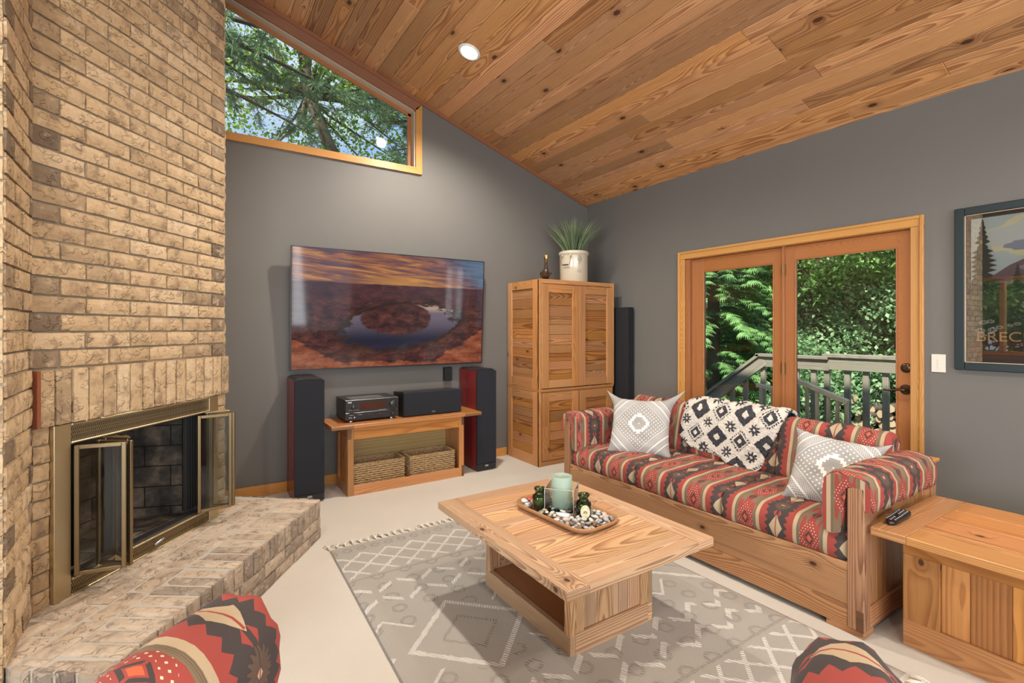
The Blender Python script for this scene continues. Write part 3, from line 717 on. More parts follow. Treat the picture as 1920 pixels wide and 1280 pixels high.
def fireplace():
    root = thing('brick_fireplace', 'floor to ceiling tan tumbled brick fireplace set diagonally in the corner', 'fireplace', (-.2, 3.0, 0))
    rnd = random.Random(11)
    d2 = (Rp - Lp).normalized(); A = Vector((d2.x, d2.y, 0)); N = Vector((d2.y, -d2.x, 0)); LEN = (Rp - Lp).length
    O = Vector((Lp.x, Lp.y, 0)); mb = MB()
    HZ = .245; LZ = .965
    # face: from the lintel top up, and the thin strips beside the firebox below it
    brick_face(mb, O, A, N, LEN, 1.193, 4.75, 0, rnd, dark_half=True)
    for k in range(10):
        za = HZ + k * .0718; 
        for a, b in ((0.0, .068), (1.006, LEN)): brick(mb, O, A, N, a + .004, b - .002, za + .004, za + .0718 - .004, rnd, tone=rnd.uniform(.35, .95))
    # left return, parallel to the door wall, and the outer side
    dl = (Lp - Ep); LL = dl.length; A2 = Vector((dl.x, dl.y, 0)).normalized(); N2 = Vector((A2.y, -A2.x, 0))
    brick_face(mb, Vector((Ep.x, Ep.y, 0)), A2, N2, LL, HZ, 4.75, 1, rnd, bl=.2176, half=.1088, dark_half=True)
    brick_face(mb, Vector((Ep.x - 1.1, Ep.y, 0)), Vector((1, 0, 0)), Vector((0, -1, 0)), 1.1, 0, 5.0, 0, rnd)
    brick_face(mb, Vector((Rp.x, Rp.y, 0)), Vector((0, 1, 0)), Vector((1, 0, 0)), Y1 - Rp.y - .004, 0, 4.75, 1, rnd)
    mb.build('brickwork', BRICK, root)
    # mortar core with the firebox opening
    core = MB(); S = lambda s, off=0.0: (O + A * s + N * off)
    def pl(s, off): p = S(s, off); return (p.x, p.y)
    core.prism([(Ep.x, Ep.y), (Lp.x, Lp.y), pl(.10, 0), pl(.10, -.55), (-1.0, 3.6), (-1.613, 2.235)], 0, 5.0)
    core.prism([pl(.97, 0), (Rp.x, Rp.y), (Rp.x, Y1 - .004), (-.4, Y1 - .004), pl(.97, -.55)], 0, 4.75)
    core.prism([pl(.10, 0), pl(.97, 0), pl(.97, -.55), pl(.10, -.55)], .95, 4.75)
    core.prism([pl(.10, 0), pl(.97, 0), pl(.97, -.55), pl(.10, -.55)], 0, .25)
    core.prism([pl(.10, -.55), pl(.97, -.55), (-.4, Y1 - .004), (-1.0, 3.6)], 0, 4.75)
    core.v = [(x, y, min(z, ceil_z(x) - .003)) for x, y, z in core.v]
    core.build('mortar_core', MORTAR, root)
    # soldier course lintel
    so = MB(); n = 16; w = (LEN + .006) / n
    for i in range(n):
        brick(so, O, A, N, i * w + .004, (i + 1) * w - .004, LZ, 1.187, rnd, prot=.026, tone=rnd.uniform(.3, .95), nx=4, nz=10)
    so.box((0, -.02, LZ + .006), (LEN, .022, 1.182), M=Matrix(((A.x, N.x, 0, O.x), (A.y, N.y, 0, O.y), (0, 0, 1, 0), (0, 0, 0, 1))), mi=1)
    so.box((-.004, .0, LZ + .002), (.010, .036, 1.187), M=Matrix(((A.x, N.x, 0, O.x), (A.y, N.y, 0, O.y), (0, 0, 1, 0), (0, 0, 0, 1))), mi=2)
    so.build('soldier_course', [BRICK, MORTAR, RED_BRICK], root)
    # raised hearth: running bricks on top, rowlock border, two courses below
    hp = [Vector((-.497, 2.240)), Vector((-.245, 2.031)), Vector((.696, 3.351)), Vector((.165, 3.79))]
    Z = Vector((0, 0, 1)); HB = MB(); mo = MB()
    h1, h2, h3, h4 = hp
    eF = (h3 - h2).normalized(); LF = (h3 - h2).length; eN = Vector((eF.y, -eF.x)); eF3 = Vector((eF.x, eF.y, 0)); eN3 = Vector((eN.x, eN.y, 0))
    inn = .001
    poly = [(-.51, 2.235 + .01), (h2.x - eN.x * inn, h2.y - eN.y * inn), (h3.x - eN.x * inn - eF.x * inn, h3.y - eN.y * inn - eF.y * inn), (h4.x, h4.y - .012), (.165, 3.46), (Lp.x, Lp.y)]
    mo.prism(poly, 0, HZ - .002); mo.build('hearth_core', MORTAR_H, root)
    nb = int(round(LF / .0765)); w = LF / nb
    O2 = Vector((h2.x, h2.y, 0)); bd = .218; tn = [.15 + .8 * rnd.random() for _ in range(nb)]
    for i in range(nb):
        # one rowlock brick: top bd deep, front face darkened, shade painted into tone
        a, b = i * w + .007, (i + 1) * w - .007
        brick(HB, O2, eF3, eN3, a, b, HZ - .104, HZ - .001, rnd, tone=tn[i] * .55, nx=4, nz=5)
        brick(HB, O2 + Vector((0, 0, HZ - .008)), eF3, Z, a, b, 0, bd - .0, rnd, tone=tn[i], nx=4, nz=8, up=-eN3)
    for row, zz in enumerate((0, .0705)):
        s = -.10 * (row % 2)
        while s < LF:
            a, b = max(s, 0), min(s + .21, LF)
            if b - a > .03: brick(HB, O2, eF3, eN3, a + .004, b - .004, zz + .002, zz + .0705 - .006, rnd, tone=.1 + .6 * rnd.random())
            s += .21
    # right and left end faces
    for P0, P1, nn in ((h3, h4, 1), (h1, h2, -1)):
        e = (P1 - P0).normalized(); Le = (P1 - P0).length; e3 = Vector((e.x, e.y, 0)); n3 = Vector((e.y, -e.x, 0))
        k = max(1, int(round(Le / .0765)))
        for i in range(k):
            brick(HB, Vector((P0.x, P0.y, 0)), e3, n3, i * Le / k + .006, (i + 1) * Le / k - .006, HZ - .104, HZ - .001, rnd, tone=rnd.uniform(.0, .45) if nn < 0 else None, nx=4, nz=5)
        for row, zz in enumerate((0, .0705)):
            s = -.11 * (row % 2)
            while s < Le:
                a, b = max(s, 0), min(s + .21, Le)
                if b - a > .03: brick(HB, Vector((P0.x, P0.y, 0)), e3, n3, a + .004, b - .004, zz + .002, zz + .065, rnd)
                s += .21
    # top stretchers running with the fireplace, from the border back to the brick face
    r0 = bd + .010; O3 = Vector((h2.x, h2.y, HZ - .008)) - eN3 * r0
    for row in range(5):
        s = -.55 + (row % 2) * .11
        while s < LF + .25:
            a, b = s + .0035, s + .2035; t0, t1 = row * .098, row * .098 + .092
            m = O3 + eF3 * ((a + b) / 2) - eN3 * ((t0 + t1) / 2)
            q0 = O3 + eF3 * a - eN3 * t1; q1 = O3 + eF3 * b - eN3 * t1; q2 = O3 + eF3 * a - eN3 * t0; q3 = O3 + eF3 * b - eN3 * t0
            def inside(q):
                v = Vector((q.x, q.y)); 
                if (v - Vector((h3.x, h3.y))).dot(eF) > -.004: return False
                if q.x > .16 and q.y > 3.44: return q.y < 3.80
                w1 = (v - Lp).dot(Vector((N.x, N.y))); 
                if w1 < -.14 or q.x < -.62: return False
                lf = (h2 - h1).normalized(); nl = Vector((lf.y, -lf.x))
                return (v - h1).dot(nl) < .004
            cs = [inside(q) for q in (q0, q1, q2, q3)]
            if all(cs): brick(HB, O3, eF3, Z, a, b, t0, t1, rnd, tone=.3 + .65 * rnd.random(), up=-eN3)
            elif inside(m) or any(cs):
                # cut brick: shorten in small steps until it fits
                k = 12; segs = [(a + (b - a) * i / k, a + (b - a) * (i + 1) / k) for i in range(k)]
                ok = [sg for sg in segs if all(inside(O3 + eF3 * x - eN3 * y) for x in sg for y in (t0, t1))]
                if ok:
                    a2, b2 = ok[0][0], ok[-1][1]
                    if b2 - a2 > .02: brick(HB, O3, eF3, Z, a2, b2, t0, t1, rnd, tone=.3 + .65 * rnd.random(), up=-eN3)
            s += .207
    HB.build('hearth', BRICK_H, root)
    # firebox lining
    fb = MB(); Mf = Matrix(((A.x, N.x, 0, O.x), (A.y, N.y, 0, O.y), (0, 0, 1, 0), (0, 0, 0, 1)))
    def q(p): return [tuple(Mf @ Vector(v)) for v in p]
    x0, x1, xa, xb, D, z0, z1 = .135, .938, .26, .80, -.42, .30, .90
    fb.face(q([(xa, D, z0), (xb, D, z0), (xb, D, z1), (xa, D, z1)]), [(xa, z0), (xb, z0), (xb, z1), (xa, z1)])
    fb.face(q([(x0, 0, z0), (xa, D, z0), (xa, D, z1), (x0, 0, z1)]), [(0, z0), (.44, z0), (.44, z1), (0, z1)])
    fb.face(q([(xb, D, z0), (x1, 0, z0), (x1, 0, z1), (xb, D, z1)]), [(0, z0), (.44, z0), (.44, z1), (0, z1)])
    fb.face(q([(x0, 0, z0), (x1, 0, z0), (xb, D, z0), (xa, D, z0)]), [(x0, 0), (x1, 0), (xb, .42), (xa, .42)])
    fb.face(q([(x0, 0, z1), (x1, 0, z1), (xb, D, z1), (xa, D, z1)]), [(x0, 0), (x1, 0), (xb, .42), (xa, .42)])
    fb.build('firebox', FIREBOX, root)
    # brass surround
    fr = MB()
    fr.box((.068, -.01, .247), (.137, .026, .962), 'z', Mf); fr.box((.934, -.01, .247), (1.006, .026, .962), 'z', Mf)
    fr.box((.137, -.01, .952), (.934, .030, .962), 'x', Mf); fr.box((.137, -.01, .876), (.934, .030, .884), 'x', Mf)
    fr.box((.137, -.01, .247), (.934, .030, .254), 'x', Mf); fr.box((.137, -.01, .312), (.934, .034, .322), 'x', Mf)
    frame = fr.build('brass_surround', BRASS, root, bevel=.002)
    lv = MB()
    for za, zb in ((.884, .952), (.254, .312)):
        lv = MB(); lv.face(q([(.137, .018, za), (.934, .018, za), (.934, .018, zb), (.137, .018, zb)]), [(0, 0), (.797, 0), (.797, zb - za), (0, zb - za)]); lv.build('louver', LOUVER, frame)
    tr = MB(); tr.box((.137, -.03, .868), (.934, .012, .876), 'x', Mf); tr.box((.137, -.03, .322), (.934, .012, .330), 'x', Mf)
    tr.box((.137, -.03, .33), (.147, .012, .868), 'z', Mf); tr.box((.924, -.03, .33), (.934, .012, .868), 'z', Mf); tr.build('track', BLACK_M, frame)
    kb = MB(); kb.tube(q([(.555, .03, .292), (.555, .045, .292)]), .006, 10); kb.tube(q([(.530, .046, .286), (.555, .048, .292), (.585, .046, .296)]), [.006, .008, .006], 10); kb.build('damper_knob', CHROME, frame)
    # chain mesh curtains gathered at both sides
    for sx, s1 in ((.150, 1), (.920, -1)):
        cm = MB(); P = []
        for i in range(25):
            t = i / 24; P.append([tuple(Mf @ Vector((sx + s1 * t * .085, -.05 + .014 * math.sin(t * 31), z))) for z in (.335, .865)])
        cm.grid(P, smooth=True); cm.build('chain_mesh', MESHC, root)
    # four glazed bifold leaves standing open
    za, zb = .328, .868
    def leaf(P, Q, handle=False):
        P, Q = Vector(P), Vector(Q); e = (Q - P); L = e.length; e.normalize(); n = Vector((e.y, -e.x, 0))
        Ml = Matrix(((e.x, n.x, 0, P.x), (e.y, n.y, 0, P.y), (0, 0, 1, 0), (0, 0, 0, 1))); t = .007; w = .016
        m = MB(); m.box((0, -t, za), (w, t, zb), 'z', Ml); m.box((L - w, -t, za), (L, t, zb), 'z', Ml)
        m.box((w, -t, za), (L - w, t, za + w), 'x', Ml); m.box((w, -t, zb - w), (L - w, t, zb), 'x', Ml)
        o = m.build('glass_door', BRASS_D, root, bevel=.0015)
        g = MB(); g.box((w - .002, -.0015, za + w - .002), (L - w + .002, .0015, zb - w + .002), M=Ml); g.build('pane', SMOKE, o)
        return o, Ml, L
    W3 = lambda s, off: tuple(S(s, off))
    out1 = (-.236, 2.672, 0); out2 = (.209, 3.266, 0)
    leaf(W3(.143, .034), out1); o1, Ml, L = leaf(tuple(Vector(out1) + Vector((.018, .012, 0))), W3(.245, .030))
    leaf(W3(.928, .034), out2); o2, Ml2, L2 = leaf(tuple(Vector(out2) + Vector((-.018, -.008, 0))), W3(.835, .030))
    for oo, MM, LLn in ((o1, Ml, L), (o2, Ml2, L2)):
        h = MB(); pts = [(.01, .0, zb + .012), (.03, 0, zb + .014), (.05, 0, zb + .013), (.07, 0, zb + .014), (.10, 0, zb + .013), (.13, 0, zb + .012)]
        h.tube([tuple(MM @ Vector(p)) for p in pts], [.004, .009, .005, .009, .005, .004], 10)
        for a in (.02, .12): h.tube([tuple(MM @ Vector((a, 0, zb - .003))), tuple(MM @ Vector((a, 0, zb + .012)))], .0035, 8)
        h.build('handle', BRASS_D, oo)
MESHC = plain('dark_chain_mesh', (.03, .03, .03), .5, metal=.7, bump=1, bscale=600)
fireplace()
# ------------------------------------------------------------------ soft shapes
def rrect(x0, z0, x1, z1, r, n=5, bulge=0.0):
    """closed rounded rectangle, counter-clockwise from the lower left, with slightly swollen sides"""
    pts = []; cx, cz = (x0 + x1) / 2, (z0 + z1) / 2
    for (ax, az, a0) in ((x1 - r, z0 + r, -90), (x1 - r, z1 - r, 0), (x0 + r, z1 - r, 90), (x0 + r, z0 + r, 180)):
        for k in range(n + 1):
            a = R(a0 + 90 * k / n); pts.append((ax + r * math.cos(a), az + r * math.sin(a)))
    out = []
    for i, p in enumerate(pts):
        q = pts[(i + 1) % len(pts)]; d = math.dist(p, q); k = max(1, int(d / .03))
        for t in range(k):
            f = t / k; x, z = p[0] + (q[0] - p[0]) * f, p[1] + (q[1] - p[1]) * f
            if bulge:
                bx = 1 - ((x - cx) / ((x1 - x0) / 2)) ** 2; bz = 1 - ((z - cz) / ((z1 - z0) / 2)) ** 2
                z += math.copysign(bulge * max(bx, 0) * min(1, abs(z - cz) / ((z1 - z0) / 2)), z - cz)
                x += math.copysign(bulge * .6 * max(bz, 0) * min(1, abs(x - cx) / ((x1 - x0) / 2)), x - cx)
            out.append((x, z))
    return out
def loft(name, prof, a0, a1, mat, parent, place, r=.03, uo=0.0, v0=0.0, wr=.003, seed=0, crown=0.0, step=.02, start=0, M=None, local=False):
    """cushion: closed profile swept from a0 to a1 with rounded, pulled-in ends; place(p, a) -> 3-D"""
    rnd = random.Random(seed); n = max(8, int((a1 - a0) / step)); cx = sum(p[0] for p in prof) / len(prof); cz = sum(p[1] for p in prof) / len(prof)
    prof = prof[start:] + prof[:start]
    S = []; k = 6
    for i in range(k): t = i / k; S.append((a0 + r * (1 - math.cos(t * math.pi / 2)), r * (1 - math.sin(t * math.pi / 2))))
    for i in range(n + 1): S.append((a0 + r + (a1 - a0 - 2 * r) * i / n, 0))
    for i in range(k - 1, -1, -1): t = i / k; S.append((a1 - r * (1 - math.cos(t * math.pi / 2)), r * (1 - math.sin(t * math.pi / 2))))
    ph = [rnd.uniform(0, 6.28) for _ in range(4)]
    P, UV = [], []
    arc = [0.0]
    for i in range(len(prof)): arc.append(arc[-1] + math.dist(prof[i], prof[(i + 1) % len(prof)]))
    for a, ins in S:
        row, uvr = [], []
        t = (a - a0) / (a1 - a0)
        for i, (x, z) in enumerate(prof):
            dx, dz = x - cx, z - cz; L = math.hypot(dx, dz) or 1
            f = 1 - ins / L; f += crown * (4 * t * (1 - t) - .6) / L
            w = wr * (math.sin(a * 23 + x * 17 + ph[0]) * math.sin(z * 31 + ph[1]) + .6 * math.sin(a * 51 + z * 29 + ph[2]) * math.sin(x * 37 + ph[3]))
            w += wr * 1.6 * math.exp(-min(a - a0, a1 - a) / .04) * math.sin(arc[i] * 90 + ph[1])
            f += w / L; row.append(place((cx + dx * f, cz + dz * f), a))
        for i in range(len(prof) + 1): uvr.append((uo + a, v0 + arc[i]))
        P.append(row); UV.append(uvr)
    mb = MB(); mb.grid(P, UV, cv=True, M=M)
    for row, uvr in ((P[0], UV[0]), (P[-1], UV[-1])): mb.face([M @ Vector(p) if M else p for p in row], [(uvr[0][0] + q[0] - cx, v0 + .3 + q[1]) for q in prof], smooth=False)
    return mb.build(name, mat, parent, local=local, weld=True)

# ------------------------------------------------------------------ sofa
def sofa():
    root = thing('sofa', 'long wooden box sofa with southwestern patterned red cushions in front of the glass door', 'sofa', (2.87, 1.97, 0))
    xf, xb, ya, yb = 2.44, 3.29, .946, 3.0
    f = MB(); f.box((xf, 1.012, .028), (xf + .03, yb - .075, .310), 'y'); f.box((xf + .001, 1.012, .026), (xf + .028, yb - .075, .110), 'y')
    o = MB(); o.box((xf, 1.012, .126), (xf + .028, 2.925, .312), 'y'); o.box((xf, 1.012, .026), (xf + .028, 2.925, .1255), 'y'); o.build('front_panel', W_SOFA, root, bevel=.003)
    for y0 in (.946, 2.925):
        p = MB(); p.box((xf - .004, y0, .03), (xf + .062, y0 + .066, .655), 'z'); p.build('post', W_SOFA, root, bevel=.003)
        t = MB(); t.box((xf - .0055, y0 + .002, .03), (xf - .003, y0 + .030, .12), 'y'); t.build('corner_joint', W_ENDG, root)
        p = MB(); p.box((xb - .062, y0 - (.0 if y0 < 2 else 0), .03), (xb, y0 + .066, .668), 'z')
        p.box((xb - .075, y0 - .012, .655), (xb + .012, y0 + .078, .672), 'x'); p.build('back_post', W_SIDE, root, bevel=.003)
    for y0, s in ((.946, 0), (2.925, 1)):
        k = MB(); yo = y0 + (.012 if not s else .018); x = xf + .062; n = 8; w = (xb - .062 - x) / n
        for i in range(n): k.box((x + i * w, yo, .115), (x + (i + 1) * w - .001, yo + .022, .62), 'z')
        k.build('side_panel', W_SIDE, root, bevel=.002)
        k = MB(); k.box((x - .002, y0 + (0 if not s else .03), .03), (xb - .062, y0 + (.03 if not s else .066), .125), 'x'); k.build('bottom_rail', W_SOFA, root, bevel=.003)
        k = MB(); k.box((x - .002, y0 + (0 if not s else .03), .545), (xb - .062, y0 + (.03 if not s else .066), .62), 'x'); k.build('top_rail', W_SIDE, root, bevel=.003)
        ft = MB(); ft.box((xf + .004, y0 + .004 if not s else y0 - .09, 0), (xf + .10, y0 + .156 if not s else y0 + .06, .027), 'y'); ft.build('foot', W_SOFA, root, bevel=.002)
        ft = MB(); ft.box((xb - .10, y0 + .004, 0), (xb - .01, y0 + .10 if not s else y0 + .06, .027), 'y'); ft.build('foot', W_SOFA, root, bevel=.002)
    bk = MB()
    for i in range(12): bk.box((xb - .03, 1.012 + i * .1594, .03), (xb - .008, 1.012 + (i + 1) * .1594 - .001, .66), 'z')
    bk.build('back_panel', W_SOFA, root, bevel=.002)
    dk = MB(); dk.box((xf + .03, 1.0, .255), (xb - .035, 2.93, .28), 'y'); dk.build('seat_deck', W_SOFA, root)
    # three seat cushions
    L = (2.925 - 1.012) / 3
    for i in range(3):
        a0, a1 = 1.012 + i * L, 1.012 + (i + 1) * L
        prof = rrect(xf + .004, .288, 3.14, .452, .062, 6, .014)
        st = min(range(len(prof)), key=lambda k: (prof[k][0] - xf) ** 2 * 4 + (prof[k][1] - .31) ** 2)
        prof2 = prof[::-1]; st = min(range(len(prof2)), key=lambda k: math.dist(prof2[k], (xf + .03, .288)))
        loft('seat_cushion', prof2, a0 + .002, a1 - .002, KILIM, root, lambda p, a: (p[0], a, p[1]), r=.035, uo=-a0 - .0, v0=-.085, crown=.004, seed=i, start=st, wr=.0035, step=.014)
    # three leaning back cushions
    for i in range(3):
        a0, a1 = 1.012 + i * L + (.05 if i == 0 else 0), 1.012 + (i + 1) * L - (.05 if i == 2 else 0)
        prof = rrect(-.075, 0, .075, .375, .06, 6, .012)[::-1]; st = min(range(len(prof)), key=lambda k: math.dist(prof[k], (-.075, 0.03)))
        ang = R(13)
        def pl(p, a):
            x, z = p; return (3.055 + x * math.cos(ang) + z * math.sin(ang), a, .425 + z * math.cos(ang) - x * math.sin(ang))
        loft('back_cushion', prof, a0 + .002, a1 - .002, KILIM, root, pl, r=.035, uo=-(1.012 + i * L), v0=-.06, crown=.005, seed=10 + i, start=st, wr=.004, step=.014)
    # arm pads: a thick roll over each end panel and an inner pad down to the seat
    for s in (0, 1):
        def mir(y): return y if not s else 3.946 - y - .007
        pts = [(.918, .555), (.912, .60), (.915, .655), (.935, .695), (.975, .710), (1.03, .711), (1.08, .703), (1.115, .675), (1.122, .62), (1.120, .50), (1.112, .425), (1.075, .418), (1.040, .43), (1.030, .50), (1.026, .60), (1.018, .652), (.985, .660), (.945, .656), (.942, .60), (.940, .56)]
        fine = []
        for i, p in enumerate(pts):
            q = pts[(i + 1) % len(pts)]; k = max(1, int(math.dist(p, q) / .018))
            for t in range(k): fine.append((p[0] + (q[0] - p[0]) * t / k, p[1] + (q[1] - p[1]) * t / k))
        P, UV = [], []; n = 40; arc = [0]
        for i in range(len(fine)): arc.append(arc[-1] + math.dist(fine[i], fine[(i + 1) % len(fine)]))
        x0, x1 = xf + (-.004), 3.20
        for i in range(n + 1):
            t = i / n; x = x0 + (x1 - x0) * t; e = min(t, 1 - t) * (x1 - x0); ins = .007 * max(0, 1 - e / .03) ** 2
            row = []
            for (y, z) in fine:
                cy, cz = 1.02, .60; dy, dz = y - cy, z - cz; Ld = math.hypot(dy, dz) or 1; w = .0018 * math.sin(x * 40 + z * 30) + .0018 * math.sin(x * 23 + y * 60)
                g = 1 - ins / Ld + w / Ld; zz = cz + dz * g; yy = cy + dy * g
                xx = x
                if x < xf + .066 and yy > .94 and yy < 1.014 and zz < .66: yy = yy
                row.append((xx, mir(yy), zz))
            P.append(row); UV.append([(x - x0 + .16, a) for a in arc])
        mb = MB(); mb.grid(P, UV, cv=True)
        for rr, uu in ((P[0], UV[0]), (P[-1], UV[-1])): mb.face(rr, [(.16 + (p[1] - mir(1.02)), p[2] - .60) for p in rr])
        mb.build('arm_pad', KILIM, root)
sofa()

def soft_square(name, label, cat, ctr, right, up, size, thick, mat, seed, group=None, corner=.06, cor=None):
    """stuffed square cushion: centre, in-plane axes, pinched edges and pulled-out corners"""
    ctr = Vector(ctr); right = Vector(right).normalized(); up = Vector(up); up = (up - right * up.dot(right)).normalized(); nrm = right.cross(up)
    rnd = random.Random(seed); n = 44; h = size / 2; mb = MB(); ph = [rnd.uniform(0, 6.28) for _ in range(6)]
    for sgn in (1, -1):
        P, UV = [], []
        for i in range(n + 1):
            row, uvr = [], []
            for j in range(n + 1):
                a, b = i / n * 2 - 1, j / n * 2 - 1
                pin = 1 - .075 * (1 - a * a) * (abs(b) ** 3) ; pin2 = 1 - .075 * (1 - b * b) * (abs(a) ** 3)
                ca = (abs(a) * abs(b)) ** 6 * corner
                k = 0 if cor is None else cor[(0 if b < 0 else 2) + (0 if a < 0 else 1)]
                x = a * h * pin2 * (1 + ca + (abs(a) * abs(b)) ** 8 * k); y = b * h * pin * (1 + ca + (abs(a) * abs(b)) ** 8 * k)
                prof = ((1 - a ** 4) * (1 - b ** 4)) ** .55
                z = thick / 2 * prof
                z += prof * (.006 * math.sin(a * 5 + b * 3 + ph[0]) + .004 * math.sin(a * 9 - b * 7 + ph[1]) + .003 * math.sin(14 * b + 5 * a + ph[2]))
                e = (max(abs(a), abs(b))) ** 3 * (1 - prof) * .004
                z += e * math.sin((a if abs(b) > abs(a) else b) * 22 + ph[3])
                p = ctr + right * x + up * y + nrm * (z * sgn); row.append(tuple(p)); uvr.append((a * h, b * h))
            P.append(row); UV.append(uvr)
        mb.grid(P, UV, flip=sgn < 0)
    o = mb.build(name, mat, weld=True); tag(o, label, cat, group); return o
soft_square('throw_pillow', 'grey woven pillow leaning upright on the far end of the sofa', 'pillow', (2.775, 2.52, .628), (.26, -.395, 0), (.835 * .50, .55 * .50, .87), .44, .15, PILLOW, 1, 'grey woven pillows', cor=(.02, .10, .20, .34))
soft_square('throw_pillow', 'grey woven pillow slumped against the near armrest of the sofa', 'pillow', (2.815, 1.235, .600), (.15, -.42, -.06), (.50, .20, .80), .39, .15, PILLOW, 5, 'grey woven pillows', cor=(.0, .0, .0, .1))

# throw blanket folded over the middle back cushion
def throw():
    # path over the cushion: from behind the back, over the top, down the front
    prof = [(3.245, .55), (3.245, .62), (3.243, .70), (3.235, .765), (3.21, .808), (3.165, .822), (3.11, .812), (3.075, .785), (3.055, .74), (3.04, .69), (3.02, .63), (3.005, .57), (2.99, .50), (2.97, .455)]
    fine = []
    for p, q in zip(prof, prof[1:]):
        for t in range(8): fine.append((p[0] + (q[0] - p[0]) * t / 8, p[1] + (q[1] - p[1]) * t / 8))
    fine.append(prof[-1]); n = len(fine); arc = [0]
    for p, q in zip(fine, fine[1:]): arc.append(arc[-1] + math.dist(p, q))
    rnd = random.Random(5); m = 72; mb = MB(); th = .016
    for lay in (0, 1):
        P, UV = [], []
        for j in range(m + 1):
            t = j / m; row, uvr = [], []
            # the far side (t=0) stops high on the cushion, the near side hangs lower; lower edge runs obliquely
            end = .74 - .11 + .20 * t + .03 * math.sin(t * 9) + (.045 if lay else 0) * math.sin(t * 3.1) - (.03 if lay else 0)
            for i in range(n + 1 if False else n):
                f = i / (n - 1); L = f * min(end, arc[-1])
                k = max(q for q in range(len(arc)) if arc[q] <= L + 1e-9); k = min(k, n - 2); g = (L - arc[k]) / (arc[k + 1] - arc[k])
                x = fine[k][0] + (fine[k + 1][0] - fine[k][0]) * g; z = fine[k][1] + (fine[k + 1][1] - fine[k][1]) * g
                yl = 2.345 - .035 * (f > .5) * 0; yr = 1.625 + .10 * max(0, f - .55) / .45
                y = yl + (yr - yl) * t; wob = .006 * math.sin(t * 17 + f * 9) + .005 * math.sin(f * 23 + t * 31 + lay) + .004 * math.sin(61 * t + 40 * f)
                off = (.012 if lay else th + .006) + wob
                dx = fine[min(k + 1, n - 1)][0] - fine[max(k - 1, 0)][0]; dz = fine[min(k + 1, n - 1)][1] - fine[max(k - 1, 0)][1]; Ld = math.hypot(dx, dz) or 1
                nx, nz = dz / Ld, -dx / Ld
                if nx * -1 < 0 and f > .6: pass
                sgn = 1 if (nx * (x - 3.15) + nz * (z - .6)) > 0 else -1
                er = min(t, 1 - t) * 9; er = 1 - max(0, 1 - er) ** 2 * .6
                row.append((x + nx * sgn * off * er, y, z + nz * sgn * off * er)); uvr.append((L, (yl - y) + .03))
            P.append(row); UV.append(uvr)
        mb.grid(P, UV)
    o = mb.build('throw_blanket', THROW); s = o.modifiers.new('s', 'SOLIDIFY'); s.thickness = .012; s.offset = 0
    tx = bpy.data.textures.new('fluff', 'CLOUDS'); tx.noise_scale = .012
    sb = o.modifiers.new('u', 'SUBSURF'); sb.levels = sb.render_levels = 1; sb.subdivision_type = 'SIMPLE'
    d = o.modifiers.new('d', 'DISPLACE'); d.texture = tx; d.strength = .010; d.texture_coords = 'GLOBAL'
    tag(o, 'fluffy cream throw blanket with black diamonds folded over the sofa back', 'blanket')
throw()

